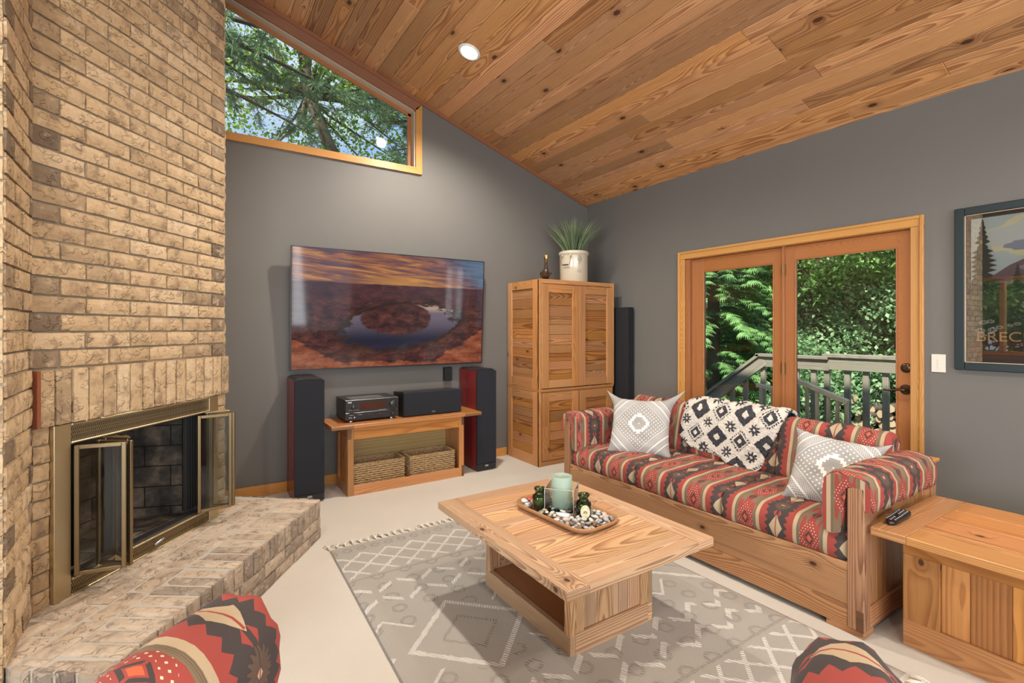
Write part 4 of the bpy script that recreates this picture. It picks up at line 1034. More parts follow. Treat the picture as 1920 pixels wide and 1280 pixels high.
# ------------------------------------------------------------------ coffee table
def coffee_table():
    x0, x1, y0, y1, z = 1.093, 1.925, 1.325, 2.395, .435
    root = thing('coffee_table', 'square plank wooden coffee table with an open shelf standing on the rug', 'coffee table', (1.51, 1.86, 0))
    t = MB(); th = .038; bw = .105
    t.box((x0, y0, z - th), (x0 + bw, y1, z), 'y'); t.box((x1 - bw, y0, z - th), (x1, y1, z), 'y')
    ya, yb = y0 + .0, y1
    t.box((x0 + bw, y0, z - th), (x1 - bw, y0 + bw, z), 'x'); t.box((x0 + bw, y1 - bw, z - th), (x1 - bw, y1, z), 'x')
    t = MB()   # near the photo: border boards on the long sides, inner boards and end boards run across
    t.box((x0, y0, z - th), (x0 + bw, y1, z), 'y', c=(.35, .5, .12)); t.box((x1 - bw, y0 + bw * 0, z - th), (x1, y1, z), 'y', c=(.75, .42, .08))
    t.box((x0 + bw, y0, z - th), (x1 - bw, y0 + bw, z), 'x', c=(.6, .55, .05)); t.box((x0 + bw, y1 - bw, z - th), (x1 - bw, y1, z), 'x')
    n = 9; w = (y1 - y0 - 2 * bw) / n; rnd = random.Random(21)
    for i in range(n): t.box((x0 + bw, y0 + bw + i * w, z - th + .004), (x1 - bw, y0 + bw + (i + 1) * w, z - .0008), 'x', c=(rnd.uniform(.35, .95), rnd.random(), rnd.uniform(.3, 1)))
    t.build('table_top', W_TABLE, root, bevel=.002)
    e = MB(); bx0, bx1, by0, by1 = 1.292, 1.782, 1.545, 2.235
    # frame of the open long side (both sides open onto the shelf)
    for x in (bx0, bx1 - .028):
        e = MB(); e.box((x, by0, 0), (x + .028, by1, .092), 'y'); e.box((x, by0, .36), (x + .028, by1, z - th), 'y')
        e.box((x, by0, .092), (x + .028, by0 + .040, .36), 'z'); e.box((x, by1 - .040, .092), (x + .028, by1, .36), 'z')
        e.build('base_frame', W_TABLE, root, bevel=.002)
    for y, s in ((by0, 1), (by1, -1)):
        k = MB(); yo = y + .010 * s; ww = (bx1 - bx0 - .13) / 4
        k.box((bx0 + .028, min(y - .0005 * s, y + .024 * s), .0), (bx1 - .028, max(y - .0005 * s, y + .024 * s), .098), 'x')
        for a, b in ((bx0 + .028, bx0 + .075), (bx1 - .075, bx1 - .028)): k.box((a, min(y, y + .024 * s), .098), (b, max(y, y + .024 * s), z - th), 'z')
        for i in range(4): k.box((bx0 + .075 + i * ww * .98, min(yo, yo + .012 * s), .098), (bx0 + .075 + (i + 1) * ww * .98 - .001, max(yo, yo + .012 * s), z - th), 'z')
        k.build('end_panel', W_TABLE, root, bevel=.002)
    k = MB(); k.box((bx0 + .028, by0 + .024, .070), (bx1 - .028, by1 - .024, .090), 'y'); k.build('shelf', W_CAB, root, bevel=.001)
    k = MB(); k.box((1.56, by0 + .024, .090), (1.575, by1 - .024, z - th), 'y'); k.build('centre_divider', W_CAB, root)
coffee_table()

# ------------------------------------------------------------------ side table
def side_table():
    root = thing('side_table', 'low wooden chest table with plank sides beside the near end of the sofa', 'side table', (2.84, .25, 0))
    x0, x1, y1, y0, z, th = 2.448, 3.19, .928, -.30, .50, .034
    t = MB(); bw = .125
    t.box((x0, y1 - bw, z - th), (x1, y1, z), 'x', c=(.5, .6, .15)); t.box((x0, y0, z - th), (x1, y0 + bw, z), 'x', c=(.4, .6, .2))
    rnd = random.Random(8); n = 4; w = (x1 - x0) / n
    for i in range(n): t.box((x0 + i * w, y0 + bw, z - th), (x0 + (i + 1) * w, y1 - bw, z - .0006), 'y', c=(rnd.uniform(.55, .9), rnd.random(), rnd.uniform(.4, 1)))
    t.build('table_top', W_SIDE, root, bevel=.003)
    e = MB(); e.box((x0 + .0, y1 - bw + .002, z - th - .0005), (x0 + .0006, y1 - .002, z - .012), 'x')
    bx, by = 2.556, .848; b0 = -.22
    k = MB(); k.box((bx, b0, 0), (bx + .024, by, .112), 'y'); k.box((bx, b0, .392), (bx + .024, by, z - th), 'y')
    k.box((bx, by - .125, .112), (bx + .024, by, .392), 'z'); k.box((bx, .300, .112), (bx + .024, .425, .392), 'z'); k.box((bx, b0, .112), (bx + .024, b0 + .125, .392), 'z')
    k.build('front_frame', W_SIDE, root, bevel=.002)
    for a, b in ((.425, .723), (b0 + .125, .300)):
        p = MB(); cuts = [a, a + (b - a) * .30, a + (b - a) * .70, b]
        for c, d in zip(cuts, cuts[1:]): p.box((bx + .011, c, .112), (bx + .022, d - .001, .392), 'z')
        p.build('plank_panel', W_SIDE, root, bevel=.0015)
    kn = MB()
    k = MB(); k.box((bx + .024, by - .022, 0), (3.08, by, z - th), 'x'); k.box((bx + .024, b0, 0), (3.08, b0 + .022, z - th), 'x'); k.box((3.058, b0 + .022, 0), (3.08, by - .022, z - th), 'y')
    k.build('carcass', W_SIDE, root, bevel=.002)
side_table()
def remote():
    root = thing('remote_control', 'black remote control on the corner of the side table', 'remote control', (2.640, .893, .501), 3)
    L, W, H = .225, .056, .022; P = []; n = 24
    prof = rrect(-W / 2, 0, W / 2, H, .008, 4)
    for i in range(n + 1):
        t = i / n * 2 - 1; f = (1 - abs(t) ** 6) ** .5; f = max(f, .05); s = (.90 + .10 * math.cos((t - .6) * 2.2)) * f
        P.append([(t * L / 2, p[0] * s, .0015 + p[1] * (.35 + .65 * f) * (1 + .12 * t)) for p in prof])
    mb = MB(); mb.grid(P, cv=True)
    for rr in (P[0], P[-1]): mb.face(rr)
    mb.build('shell', plain('remote_plastic', (.008, .008, .010), .25), root, local=True, weld=True)
    b = MB()
    for i in range(9):
        for j in range(3):
            if i in (3, 4) and j == 1: continue
            x = -.088 + i * .0195; y = -.015 + j * .015; b.lathe([(0, .0225), (.0040, .0225), (.0040, .0250 + .001 * (i > 5)), (0, .0258)], 8, Matrix.Translation((x, y, .0012 * i * .15)))
    b.build('button', plain('grey_button', (.30, .30, .28), .5), root, local=True)
    b = MB(); b.lathe([(0, .0225), (.005, .0225), (.005, .0250), (0, .0260)], 10, Matrix.Translation((-.098, 0, 0))); b.build('power_button', plain('red_button', (.45, .05, .03), .5), root, local=True)
remote()

# ------------------------------------------------------------------ armoire
def armoire():
    root = thing('armoire', 'tall two-part pine armoire with plank doors in the corner', 'wardrobe', (3.34, 4.15, 0))
    x0, x1, y0, y1, zm, zt = 2.838, 3.842, 3.872, 4.435, .735, 1.842
    def half(name, za, zb, doors):
        c = MB()
        # side frames (left seen, right the same)
        for xa, xb in ((x0, x0 + .024), (x1 - .024, x1)):
            c.box((xa, y0, za), (xb, y0 + .105, zb), 'z'); c.box((xa, y1 - .075, za), (xb, y1, zb), 'z')
            c.box((xa, y0 + .105, zb - .085), (xb, y1 - .075, zb), 'y'); c.box((xa, y0 + .105, za), (xb, y1 - .075, za + .10), 'y')
        c.box((x0 + .024, y0 + .02, zb - .02), (x1 - .024, y1, zb), 'x'); c.box((x0 + .024, y0 + .02, za + .02), (x1 - .024, y1, za + .04), 'x'); c.box((x0 + .024, y1 - .012, za), (x1 - .024, y1, zb), 'x')
        o = c.build(name, W_CABF, root, bevel=.0025)
        n = max(3, int(round((zb - za - .185) / .098))); h = (zb - za - .185) / n
        for xa, xb in ((x0 + .013, x0 + .022), (x1 - .022, x1 - .013)):
            p = MB()
            for i in range(n): p.box((xa, y0 + .105, za + .10 + i * h), (xb, y1 - .075, za + .10 + (i + 1) * h - .0025), 'y')
            p.build('side_planks', W_CAB, o, bevel=.0018)
        return o
    up = half('upper_cabinet', zm + .022, zt, 2); lo = half('lower_cabinet', 0.0, zm - .004, 2)
    f = MB(); f.box((x0 + .0, y0 - .004, zm - .004), (x1 + .004, y1, zm + .022), 'x'); f.build('waist_rail', W_CABF, root, bevel=.003)
    f = MB(); f.box((x0 + .024, y0 - .001, zt - .038), (x1 + .004, y0 + .022, zt + .004), 'x'); f.box((x0, y0 - .002, zm + .02), (x0 + .034, y0 + .02, zt + .003), 'z'); f.box((x1 - .012, y0 - .006, zm + .02), (x1 + .006, y0 + .02, zt + .008), 'z'); f.build('face_frame', W_CABF, up, bevel=.002)
    f = MB(); f.box((x0 + .024, y0 + .004, .0), (x1, y0 + .024, .045), 'x'); f.box((x0, y0 - .001, 0), (x0 + .034, y0 + .02, zm - .005), 'z'); f.box((x1 - .014, y0, 0), (x1, y0 + .02, zm - .005), 'z'); f.build('face_frame', W_CABF, lo, bevel=.002)
    def door(par, xa, xb, za, zb):
        d = MB(); ys = y0 - .006; w = .085
        d.box((xa, ys, za), (xa + w, ys + .022, zb), 'z'); d.box((xb - w, ys, za), (xb, ys + .022, zb), 'z')
        d.box((xa + w, ys + .001, zb - .085), (xb - w, ys + .022, zb), 'x'); d.box((xa + w, ys + .001, za), (xb - w, ys + .022, za + .075), 'x')
        o = d.build('door', W_CABF, par, bevel=.0025)
        p = MB(); z = za + .075; rr = random.Random(int(xa * 100)); T = zb - .085 - z; n = max(4, int(round(T / .100))); hs = [rr.uniform(.75, 1.3) for _ in range(n)]; k = T / sum(hs)
        for h in hs: p.box((xa + w, ys + .013, z), (xb - w, ys + .019, z + h * k - .0028), 'x'); z += h * k
        p.build('door_planks', W_CAB, o, bevel=.0015)
    xm = (x0 + .036 + x1 - .014) / 2
    door(up, x0 + .036, xm - .002, zm + .030, zt - .044); door(up, xm + .002, x1 - .014, zm + .030, zt - .044)
    door(lo, x0 + .042, xm - .004, .052, zm - .016); door(lo, xm + .008, x1 - .016, .052, zm - .016)
armoire()

# ------------------------------------------------------------------ television and its stand
def television():
    root = thing('television', 'large wall-mounted flat television showing a canyon river at sunset', 'television', (1.6, 4.40, 1.5))
    Mt = Matrix.Translation((1.585, 4.395, 1.005)) @ Matrix.Rotation(R(3.2), 4, 'X')
    hw, h = .905, 1.033
    b = MB(); b.box((-hw, .0, 0), (hw, .022, h), M=Mt); b.build('housing', BLACK, root, bevel=.002)
    s = MB(); A = [(-hw + .006, -.0012, .010), (hw - .006, -.0012, .010), (hw - .006, -.0012, h - .006), (-hw + .006, -.0012, h - .006)]
    s.face([tuple(Mt @ Vector(p)) for p in A], [(0, 0), (1, 0), (1, 1), (0, 1)]); s.build('screen', SCREEN, root)
    e = MB()
    for lo, hi in (((-hw - .002, -.003, -.004), (hw + .002, .02, .002)), ((-hw - .002, -.003, h - .002), (hw + .002, .02, h + .002)), ((-hw - .003, -.003, -.004), (-hw, .02, h)), ((hw, -.003, -.004), (hw + .003, .02, h))): e.box(lo, hi, M=Mt)
    e.build('bezel', plain('dark_metal_bezel', (.10, .10, .11), .35, metal=.8), root)
    w = MB(); w.box((1.3, 4.41, 1.3), (1.85, Y1 - .001, 1.75)); w.build('wall_bracket', BLACK_M, root)
television()
def tv_stand():
    root = thing('tv_stand', 'low open wooden console table under the television', 'console table', (1.58, 4.2, 0))
    x0, x1, y0, y1, z = .915, 2.262, 4.02, 4.40, .583
    t = MB(); bw = .17
    t.box((x0, y0 - .035, z - .030), (x0 + bw, y1, z), 'y'); t.box((x1 - bw, y0 - .035, z - .030), (x1, y1, z), 'y')
    t.box((x0 + bw, y0 - .035, z - .030), (x1 - bw, y0 + .16, z), 'x'); t.box((x0 + bw, y0 + .16, z - .030), (x1 - bw, y1, z), 'x'); t.build('table_top', W_SIDE, root, bevel=.002)
    for lo, hi, g in (((x0 + .002, y0 - .036, z - .0305), (x0 + bw, y0 - .034, z - .012), 'x'), ((x1 - bw, y0 - .036, z - .0305), (x1 - .002, y0 - .034, z - .012), 'x'), ((1.052, 4.029, .46), (1.080, 4.0305, .552), 'z'), ((2.075, 4.029, .47), (2.098, 4.0305, .552), 'z'), ((2.075, 4.029, .0), (2.098, 4.0305, .10), 'z')):
        d = MB(); d.box(lo, hi, g); d.build('dark_corner_joint', W_ENDG, root)
    b0, b1, ya, yb = 1.050, 2.100, 4.030, 4.385
    f = MB(); f.box((b0, ya, 0), (b0 + .048, ya + .022, z - .030), 'z'); f.box((b1 - .048, ya, 0), (b1, ya + .022, z - .030), 'z')
    f.box((b0 + .048, ya, .452), (b1 - .048, ya + .022, z - .030), 'x', c=(.6, .4, .9)); f.box((b0 + .048, ya, 0), (b1 - .048, ya + .022, .078), 'x'); f.build('front_frame', W_SIDE, root, bevel=.002)
    for x, s in ((b0, 1), (b1, -1)):
        e = MB(); q = lambda a, b: (min(a, b), max(a, b)); xa, xb = q(x, x + .024 * s)
        e.box((xa, ya + .022, 0), (xb, yb, .085), 'y'); e.box((xa, ya + .022, .47), (xb, yb, z - .030), 'y'); e.box((xa, ya + .022, .085), (xb, ya + .07, .47), 'z'); e.box((xa, yb - .06, .085), (xb, yb, .47), 'z')
        xa, xb = q(x + .008 * s, x + .02 * s); e.box((xa, ya + .07, .085), (xb, yb - .06, .47), 'z'); e.build('side_panel', W_SIDE, root, bevel=.002)
    e = MB(); e.box((b0 + .024, yb - .012, .02), (b1 - .024, yb, z - .030), 'x'); e.build('back_panel', W_BACK, root)
    e = MB(); e.box((b0 + .024, ya + .022, .040), (b1 - .024, yb - .012, .058), 'x'); e.build('bottom_shelf', W_SIDE, root)
tv_stand()
# woven baskets
def basket_mat():
    M = Mat('woven_rush', .85, .3); u, v = M.uv(); x, y, z = M.obj()
    n = M.noise(M.vec(x * 2, y * 2, z * 9), 26, 3, .7); n2 = M.noise(M.vec(x, y, z), 120, 2)
    c = M.ramp(n, [(.3, (.22, .13, .06)), (.5, (.50, .34, .17)), (.7, (.70, .54, .33))]); M.base(c); M.bump(n2, .6, .002); return M.m
RUSH = basket_mat()
def basket(x0, x1, ya, label):
    root = thing('storage_basket', label, 'basket', ((x0 + x1) / 2, ya + .12, .059), 0, 'woven baskets on the stand shelf')
    y0, y1, z0, z1 = ya, ya + .245, .060, .235; rnd = random.Random(int(x0 * 91)); mb = MB()
    # wales: flat strands woven in and out of the stakes, walking round the four sides
    per = [(x0, y0, 1, 0, x1 - x0), (x1, y0, 0, 1, y1 - y0), (x1, y1, -1, 0, x1 - x0), (x0, y1, 0, -1, y1 - y0)]
    rows = 9; h = (z1 - z0 - .012) / rows
    for r in range(rows):
        for (px, py, dx, dy, L) in per:
            n = int(L / .0085); P = []
            for i in range(n + 1):
                s = L * i / n; k = math.sin(math.pi * s / .030 + (r % 2) * math.pi); off = .0050 * k + rnd.uniform(-.0006, .0006); nx, ny = dy, -dx
                zc = z0 + h * (r + .5) + rnd.uniform(-.0012, .0012)
                ring = []
                for q in range(6):
                    a = 2 * math.pi * q / 6; ring.append((px + dx * s + nx * (off + .0034 * math.cos(a)), py + dy * s + ny * (off + .0034 * math.cos(a)), zc + h * .43 * math.sin(a)))
                P.append(ring)
            mb.grid(P, cv=True, smooth=True)
    b = mb.build('woven_sides', RUSH, root)
    st = MB()
    for (px, py, dx, dy, L) in per:
        n = int(L / .030)
        for i in range(n + 1): s = L * i / n; st.tube([(px + dx * s, py + dy * s, z0), (px + dx * s, py + dy * s, z1 - .006)], .0028, 5)
    st.build('stakes', RUSH, root)
    rm = MB()
    for (px, py, dx, dy, L) in per:
        for ph in (0, math.pi):
            n = int(L / .006); P = []
            for i in range(n + 1):
                s = L * i / n; a = s * 230 + ph; nx, ny = dy, -dx; P.append((px + dx * s + nx * .005 * math.cos(a), py + dy * s + ny * .005 * math.cos(a), z1 - .004 + .006 * math.sin(a)))
            rm.tube(P, .0042, 6)
    rm.build('braided_rim', RUSH, root)
    bt = MB(); bt.box((x0, y0, z0), (x1, y1, z0 + .006)); bt.build('bottom', RUSH, root)
basket(1.112, 1.548, 4.085, 'left woven rush basket on the console shelf below the receiver')
basket(1.598, 2.030, 4.085, 'right woven rush basket on the console shelf below the centre speaker')

def text(name, s, size, M, mat, parent, ext=.0004, align='CENTER', font_scale=(1, 1)):
    cu = bpy.data.curves.new(name, 'FONT'); cu.body = s; cu.size = size; cu.extrude = ext; cu.align_x = align
    o = bpy.data.objects.new(name + '_tmp', cu); COL.objects.link(o); dg = bpy.context.evaluated_depsgraph_get(); me = bpy.data.meshes.new_from_object(o.evaluated_get(dg)); bpy.data.objects.remove(o)
    me.name = name; me.transform(Matrix.Diagonal((font_scale[0], font_scale[1], 1, 1))); root = parent
    while root is not None and root.parent is not None: root = root.parent
    me.transform((root.matrix_basis.inverted() if root else Matrix()) @ M)
    me.materials.clear(); me.materials.append(mat); q = bpy.data.objects.new(name, me); COL.objects.link(q)
    if parent: q.parent = parent
    return q
SILVER_INK = plain('silver_print', (.55, .55, .53), .4); FRONT = Matrix.Rotation(R(90), 4, 'X')
def receiver():
    root = thing('av_receiver', 'black audio receiver with knobs and display on the left of the console', 'receiver', (1.27, 4.2, .583))
    x0, x1, y0, y1, z0, z1 = 1.048, 1.492, 4.085, 4.40, .598, .772
    b = MB(); b.box((x0, y0 + .012, z0), (x1, y1, z1 - .004)); b.build('case', BLACK_M, root, bevel=.003)
    f = MB(); f.box((x0 - .002, y0, z0 + .006), (x1 + .002, y0 + .014, z1 - .006)); f.box((x0 - .002, y0 - .002, z0 + .062), (x1 + .002, y0 + .014, z0 + .066)); face = f.build('front_panel', plain('receiver_face', (.016, .016, .018), .3, spec=.7), root, bevel=.003)
    d = MB(); d.box((x0 + .115, y0 - .0015, z0 + .085), (x1 - .115, y0 + .002, z1 - .030)); d.build('display', plain('smoked_display', (.06, .022, .014), .12), face)
    for x, z, r, h in ((x1 - .050, z0 + .118, .030, .022), (x0 + .062, z0 + .112, .017, .016), (x1 - .050, z0 + .034, .014, .014)):
        k = MB(); k.lathe([(0, h), (r * .86, h), (r, h - .004), (r, 0)], 28, Matrix.Translation((x, y0 - .001, z)) @ FRONT); k.build('knob', plain('black_knob', (.02, .02, .022), .3, spec=.8), face)
    bt = MB()
    for i in range(11): bt.lathe([(0, .004), (.0045, .004), (.0045, 0)], 10, Matrix.Translation((x0 + .13 + i * .019, y0 - .001, z0 + .036)) @ FRONT)
    bt.build('button', plain('small_black_button', (.035, .035, .038), .35), face)
    pr = MB()
    for i in range(5): pr.box((x0 + .025 + i * .017, y0 - .0015, z0 + .086), (x0 + .033 + i * .017, y0 + .001, z0 + .0885))
    pr.build('printed_marks', SILVER_INK, face)
    for x in (x0 + .03, x0 + .10): pr = MB(); pr.box((x, y0 - .0018, z0 + .045), (x + .030, y0, z0 + .047)); pr.build('printed_line', SILVER_INK, face)
    pr = MB(); pr.lathe([(0, .002), (.006, .002), (.006, 0)], 12, Matrix.Translation((x0 + .07, y0 - .001, z0 + .026)) @ FRONT); pr.build('headphone_jack', SILVER_INK, face); pr = MB(); pr.box((x0 + .025, y0 - .0018, z0 + .024), (x0 + .050, y0, z0 + .028)); pr.build('power_switch', SILVER_INK, face); pr = MB()
    for i in range(4): pr.box((x0 + .27 + i * .018, y0 - .0018, z0 + .072), (x0 + .283 + i * .018, y0, z0 + .074))
    pr.build('printed_marks', SILVER_INK, face)
    bd = MB(); bd.box((x0 + .018, y0 - .002, z1 - .028), (x0 + .048, y0, z1 - .018)); bd.build('badge', SILVER_INK, face)
    v = MB()
    for i in range(12): v.box((x0 + .055 + i * .024, y0 + .05, z1 - .0042), (x0 + .070 + i * .024, y1 - .10, z1 - .0028))
    v.build('vent_slots', plain('vent_grey', (.20, .20, .19), .35), root)  # slots in a lighter grey than the black case
    for x in (x0 + .05, x1 - .05):
        for y in (y0 + .04, y1 - .04):
            q = MB(); q.lathe([(.020, -.0145), (.022, -.006), (.018, 0)], 18, Matrix.Translation((x, y, z0)), caps=True); q.build('foot', CHROME, root)
receiver()
def centre_speaker():
    root = thing('centre_speaker', 'wide black cloth-fronted centre speaker on the right of the console', 'speaker', (1.83, 4.2, .583))
    x0, x1, y0, y1, z0, z1 = 1.535, 2.095, 4.07, 4.36, .585, .800
    c = MB(); c.prism([(y0 + .03, z0), (y1, z0), (y1, z1 - .02), (y0 + .03, z1)], x0 + .012, x1 - .012, 'x'); c.build('cabinet', BLACK_M, root, bevel=.006, seg=2)
    g = MB(); g.box((x0, y0, z0 + .003), (x1, y0 + .032, z1)); g.build('speaker_grille', GRILLE, root, bevel=.010, seg=3)
    o = MB(); o.lathe([(0, .003), (.018, .003), (.020, .0015), (.020, 0)], 24, Matrix.Translation(((x0 + x1) / 2, y0, z0 + .028)) @ FRONT @ Matrix.Diagonal((1, .45, 1, 1))); o.build('badge', plain('dark_badge', (.08, .08, .08), .3), root)
centre_speaker()
def tower(xa, xb, ya, yb, z, label):
    root = thing('tower_speaker', label, 'speaker', ((xa + xb) / 2, (ya + yb) / 2, 0), 0, 'tower speakers')
    c = MB(); c.box((xa + .004, ya + .022, .012), (xb - .004, yb, z), 'z', c=(.5, .5, .5)); c.build('cabinet', CHERRY, root, bevel=.006, seg=2)
    t = MB(); t.prism([(xa + .004, z), (xa + .03, z + .016), (xb - .03, z + .016), (xb - .004, z)], ya + .020, yb - .02, 'y'); t.build('top_cap', BLACK, root, bevel=.004)
    P = []; n = 14
    g = MB(); g.prism([(xa, .075), (xb, .075), (xb, z - .004), (xb - .03, z + .006), ((xa + xb) / 2, z + .012), (xa + .03, z + .006), (xa, z - .004)], ya, ya + .022, 'y'); g.build('speaker_grille', GRILLE, root, bevel=.006, seg=2)
    p = MB(); p.box((xa, ya + .002, .0), (xb, yb - .01, .074)); 
    p = MB(); p.box((xa, ya + .002, .012), (xb, ya + .024, .073)); p.build('plinth', BLACK, root, bevel=.003)
    o = MB(); o.lathe([(0, .003), (.018, .003), (.020, .0015), (.020, 0)], 24, Matrix.Translation(((xa + xb) / 2, ya + .002, .05)) @ FRONT @ Matrix.Diagonal((1, .5, 1, 1))); o.build('badge', plain('dark_badge_ring', (.25, .25, .25), .3), root)
    for x in (xa + .03, xb - .03):
        for y in (ya + .04, yb - .03): q = MB(); q.lathe([(.012, 0), (.012, .013)], 12, Matrix.Translation((x, y, 0)), caps=True); q.build('foot', BLACK, root)
tower(.655, .872, 4.035, 4.43, .955, 'black and dark cherry tower speaker at the left end of the console')
tower(2.255, 2.462, 4.055, 4.43, .955, 'black and dark cherry tower speaker between the console and the armoire')
# ------------------------------------------------------------------ on top of the armoire
def crock():
    root = thing('stoneware_crock', 'cream stoneware crock with wire handles on top of the armoire', 'crock', (3.475, 4.10, 1.846))
    C = plain('cream_glaze', (.60, .53, .40), .18, spec=.6, coat=.3); r, h = .150, .340
    b = MB(); b.lathe([(0, 0), (r - .006, 0), (r, .008), (r + .002, h - .045), (r + .002, h - .044), (r + .012, h - .040), (r + .014, h - .010), (r + .006, h), (r - .012, h), (r - .016, h - .02), (r - .018, h - .06), (0, h - .062)], 48)
    b.build('pot', C, root, local=True)
    ink = plain('dark_blue_mark', (.03, .04, .07), .4)
    # printed spiral, faded leaf and oval stamp, facing the room
    def on(a, z, k=.0012): return ((r + .0022 + k) * math.cos(a), (r + .0022 + k) * math.sin(a), z)
    a0 = R(-107) ; m = MB()
    sp = [on(a0 + .13 * (.35 + t / 22) * math.cos(t * .55 + 2.3), .248 + .022 * (.35 + t / 22) * math.sin(t * .55 + 2.3)) for t in range(22)]
    m.tube(sp, .0016, 5)
    for k in (-1, 0, 1): m.tube([on(a0 + .05 * k, .274), on(a0 + .09 * k, .286)], .0014, 5)
    m.build('spiral_print', ink, root, local=True); m = MB()
    m.tube([on(a0 + .14 * math.cos(t * .4), .118 + .012 * math.sin(t * .4)) for t in range(17)], .0012, 5); m.build('oval_print', ink, root, local=True)
    lf = MB(); lf.tube([on(a0 - .08, .20), on(a0 + .0, .207), on(a0 + .10, .212), on(a0 + .16, .22)], [.0015, .003, .0025, .001], 5); lf.build('faded_leaf_print', plain('faded_pink_print', (.42, .33, .24), .4), root, local=True)
    for ang in (R(-160), R(20)):
        m = MB(); c, s = math.cos(ang), math.sin(ang); t = (-s, c)
        pt = lambda o, k, z: (c * (r + o) + t[0] * k, s * (r + o) + t[1] * k, z)
        m.lathe([(0, 0), (.014, .004), (.012, .012), (0, .016)], 12, Matrix.Translation(pt(.0, .05, h - .055)) @ Matrix.Rotation(ang, 4, 'Z') @ Matrix.Rotation(R(90), 4, 'Y')); m.build('ear', C, root, local=True); m = MB()
        m.lathe([(0, 0), (.014, .004), (.012, .012), (0, .016)], 12, Matrix.Translation(pt(.0, -.05, h - .055)) @ Matrix.Rotation(ang, 4, 'Z') @ Matrix.Rotation(R(90), 4, 'Y')); m.build('ear', C, root, local=True)
        w = MB(); w.tube([pt(.012, .05, h - .055), pt(.02, .056, h - .09), pt(.028, .055, h - .15), pt(.028, .03, h - .155), pt(.028, -.03, h - .155), pt(.028, -.055, h - .15), pt(.02, -.056, h - .09), pt(.012, -.05, h - .055)], .0022, 6)
        w.tube([pt(.028, .032, h - .155), pt(.028, -.032, h - .155)], .007, 10); w.build('wire_handle', plain('rusty_wire', (.12, .09, .06), .5, metal=.6), root, local=True)
crock()
def grass():
    root = thing('grass_plant', 'spiky green artificial grass growing out of the cream crock', 'plant', (3.475, 4.10, 2.125))
    rnd = random.Random(4); m = MB()
    for i in range(420):
        a = rnd.uniform(0, 2 * math.pi); k = rnd.random() ** .6; r0 = .085 * k * rnd.random(); lean = k * .34 + rnd.uniform(-.02, .02); L = rnd.uniform(.36, .50) * (1 - .10 * k)
        w = rnd.uniform(.0035, .006); ta = rnd.uniform(0, 6.28); tx, ty = math.cos(ta) * w, math.sin(ta) * w; P = []; n = 5; col = (rnd.random(), 0, 0)
        for j in range(n + 1):
            t = j / n; d = r0 + lean * L * 2.2 * t ** 1.5; z = L * (t - .10 * k * t * t) - .02; f = 1 - t ** 2
            c = Vector((math.cos(a) * d, math.sin(a) * d, z)); P.append([tuple(c - Vector((tx, ty, 0)) * f), tuple(c + Vector((tx, ty, 0)) * f + Vector((0, 0, .0001)))])
        m.grid(P, c=col)
    m.build('grass_blades', leaf_mat('artificial_grass', (.09, .15, .07), (.36, .44, .27), .2), root, local=True)
    s = MB(); s.lathe([(0, 0), (.10, 0), (.128, -.012)], 24); s.build('soil', plain('dark_moss', (.05, .05, .03), .95, bump=1), root, local=True)
grass()
def goose():
    root = thing('goose_figurine', 'dark bronze goose figurine with yellow bill on the armoire edge', 'figurine', (3.03, 4.02, 1.846), -122)
    D = plain('dark_bronze_glaze', (.055, .03, .018), .22, spec=.8); b = MB()
    # one continuous body, neck and head swept along a spine, facing local +x
    path = [(-.14, .052, .010), (-.12, .058, .030), (-.075, .062, .048), (-.02, .064, .056), (.03, .068, .054), (.058, .088, .040), (.066, .118, .026), (.064, .150, .020), (.062, .185, .0185), (.064, .210, .020), (.070, .230, .024), (.082, .245, .022), (.094, .250, .012), (.100, .251, .003)]
    P = []
    for i, (x, z, r) in enumerate(path):
        a, c = path[max(i - 1, 0)], path[min(i + 1, len(path) - 1)]; t = Vector((c[0] - a[0], 0, c[1] - a[1])).normalized(); up = Vector((-t.z, 0, t.x)); sd = Vector((0, 1, 0))
        P.append([tuple(Vector((x, 0, z)) + up * r * math.sin(2 * math.pi * k / 20) + sd * r * (1.0 if i < 5 else .9) * math.cos(2 * math.pi * k / 20)) for k in range(20)])
    b.grid(P, cv=True); b.face(P[0]); b.face(P[-1]); b.build('body', D, root, local=True, weld=True, sub=1)
    k = MB(); k.tube([(.094, 0, .240), (.108, 0, .228), (.122, 0, .212), (.128, 0, .202)], [.014, .012, .010, .005], 12); k.build('bill', plain('yellow_bill', (.62, .38, .10), .35), root, local=True)
    w = MB()
    for s in (-1, 1):
        P = []
        for i in range(9):
            t = i / 8; hh = .030 * math.sin(math.pi * min(1, t * .9 + .1)) + .002; x = .03 - .16 * t; P.append([(x, s * (.050 * (1 - .45 * t) + .006 * math.cos(a)), .070 + hh * math.sin(a)) for a in [2 * math.pi * q / 10 for q in range(10)]])
        w.grid(P, cv=True); w.build('wing', D, root, local=True); w = MB()
    for s in (-1, 1): e = MB(); e.lathe([(0, .003), (.003, .0015), (.003, 0)], 8, Matrix.Translation((.082, s * .019, .250)) @ Matrix.Rotation(R(-90 * s), 4, 'X')); e.build('eye', CHROME, root, local=True)
    f = MB(); f.lathe([(0, 0), (.055, 0), (.058, .004), (.030, .014), (0, .016)], 20, Matrix.Diagonal((1.3, .8, 1, 1))); f.build('base', D, root, local=True)
goose()
def corner_panel():
    o = MB(); o.box((3.885, 3.70, .0), (3.975, 3.905, 1.585)); q = o.build('corner_panel', plain('matt_black_board', (.010, .011, .014), .8), bevel=.004)
    tag(q, 'tall plain black board standing between the armoire and the door wall', 'board')
corner_panel()

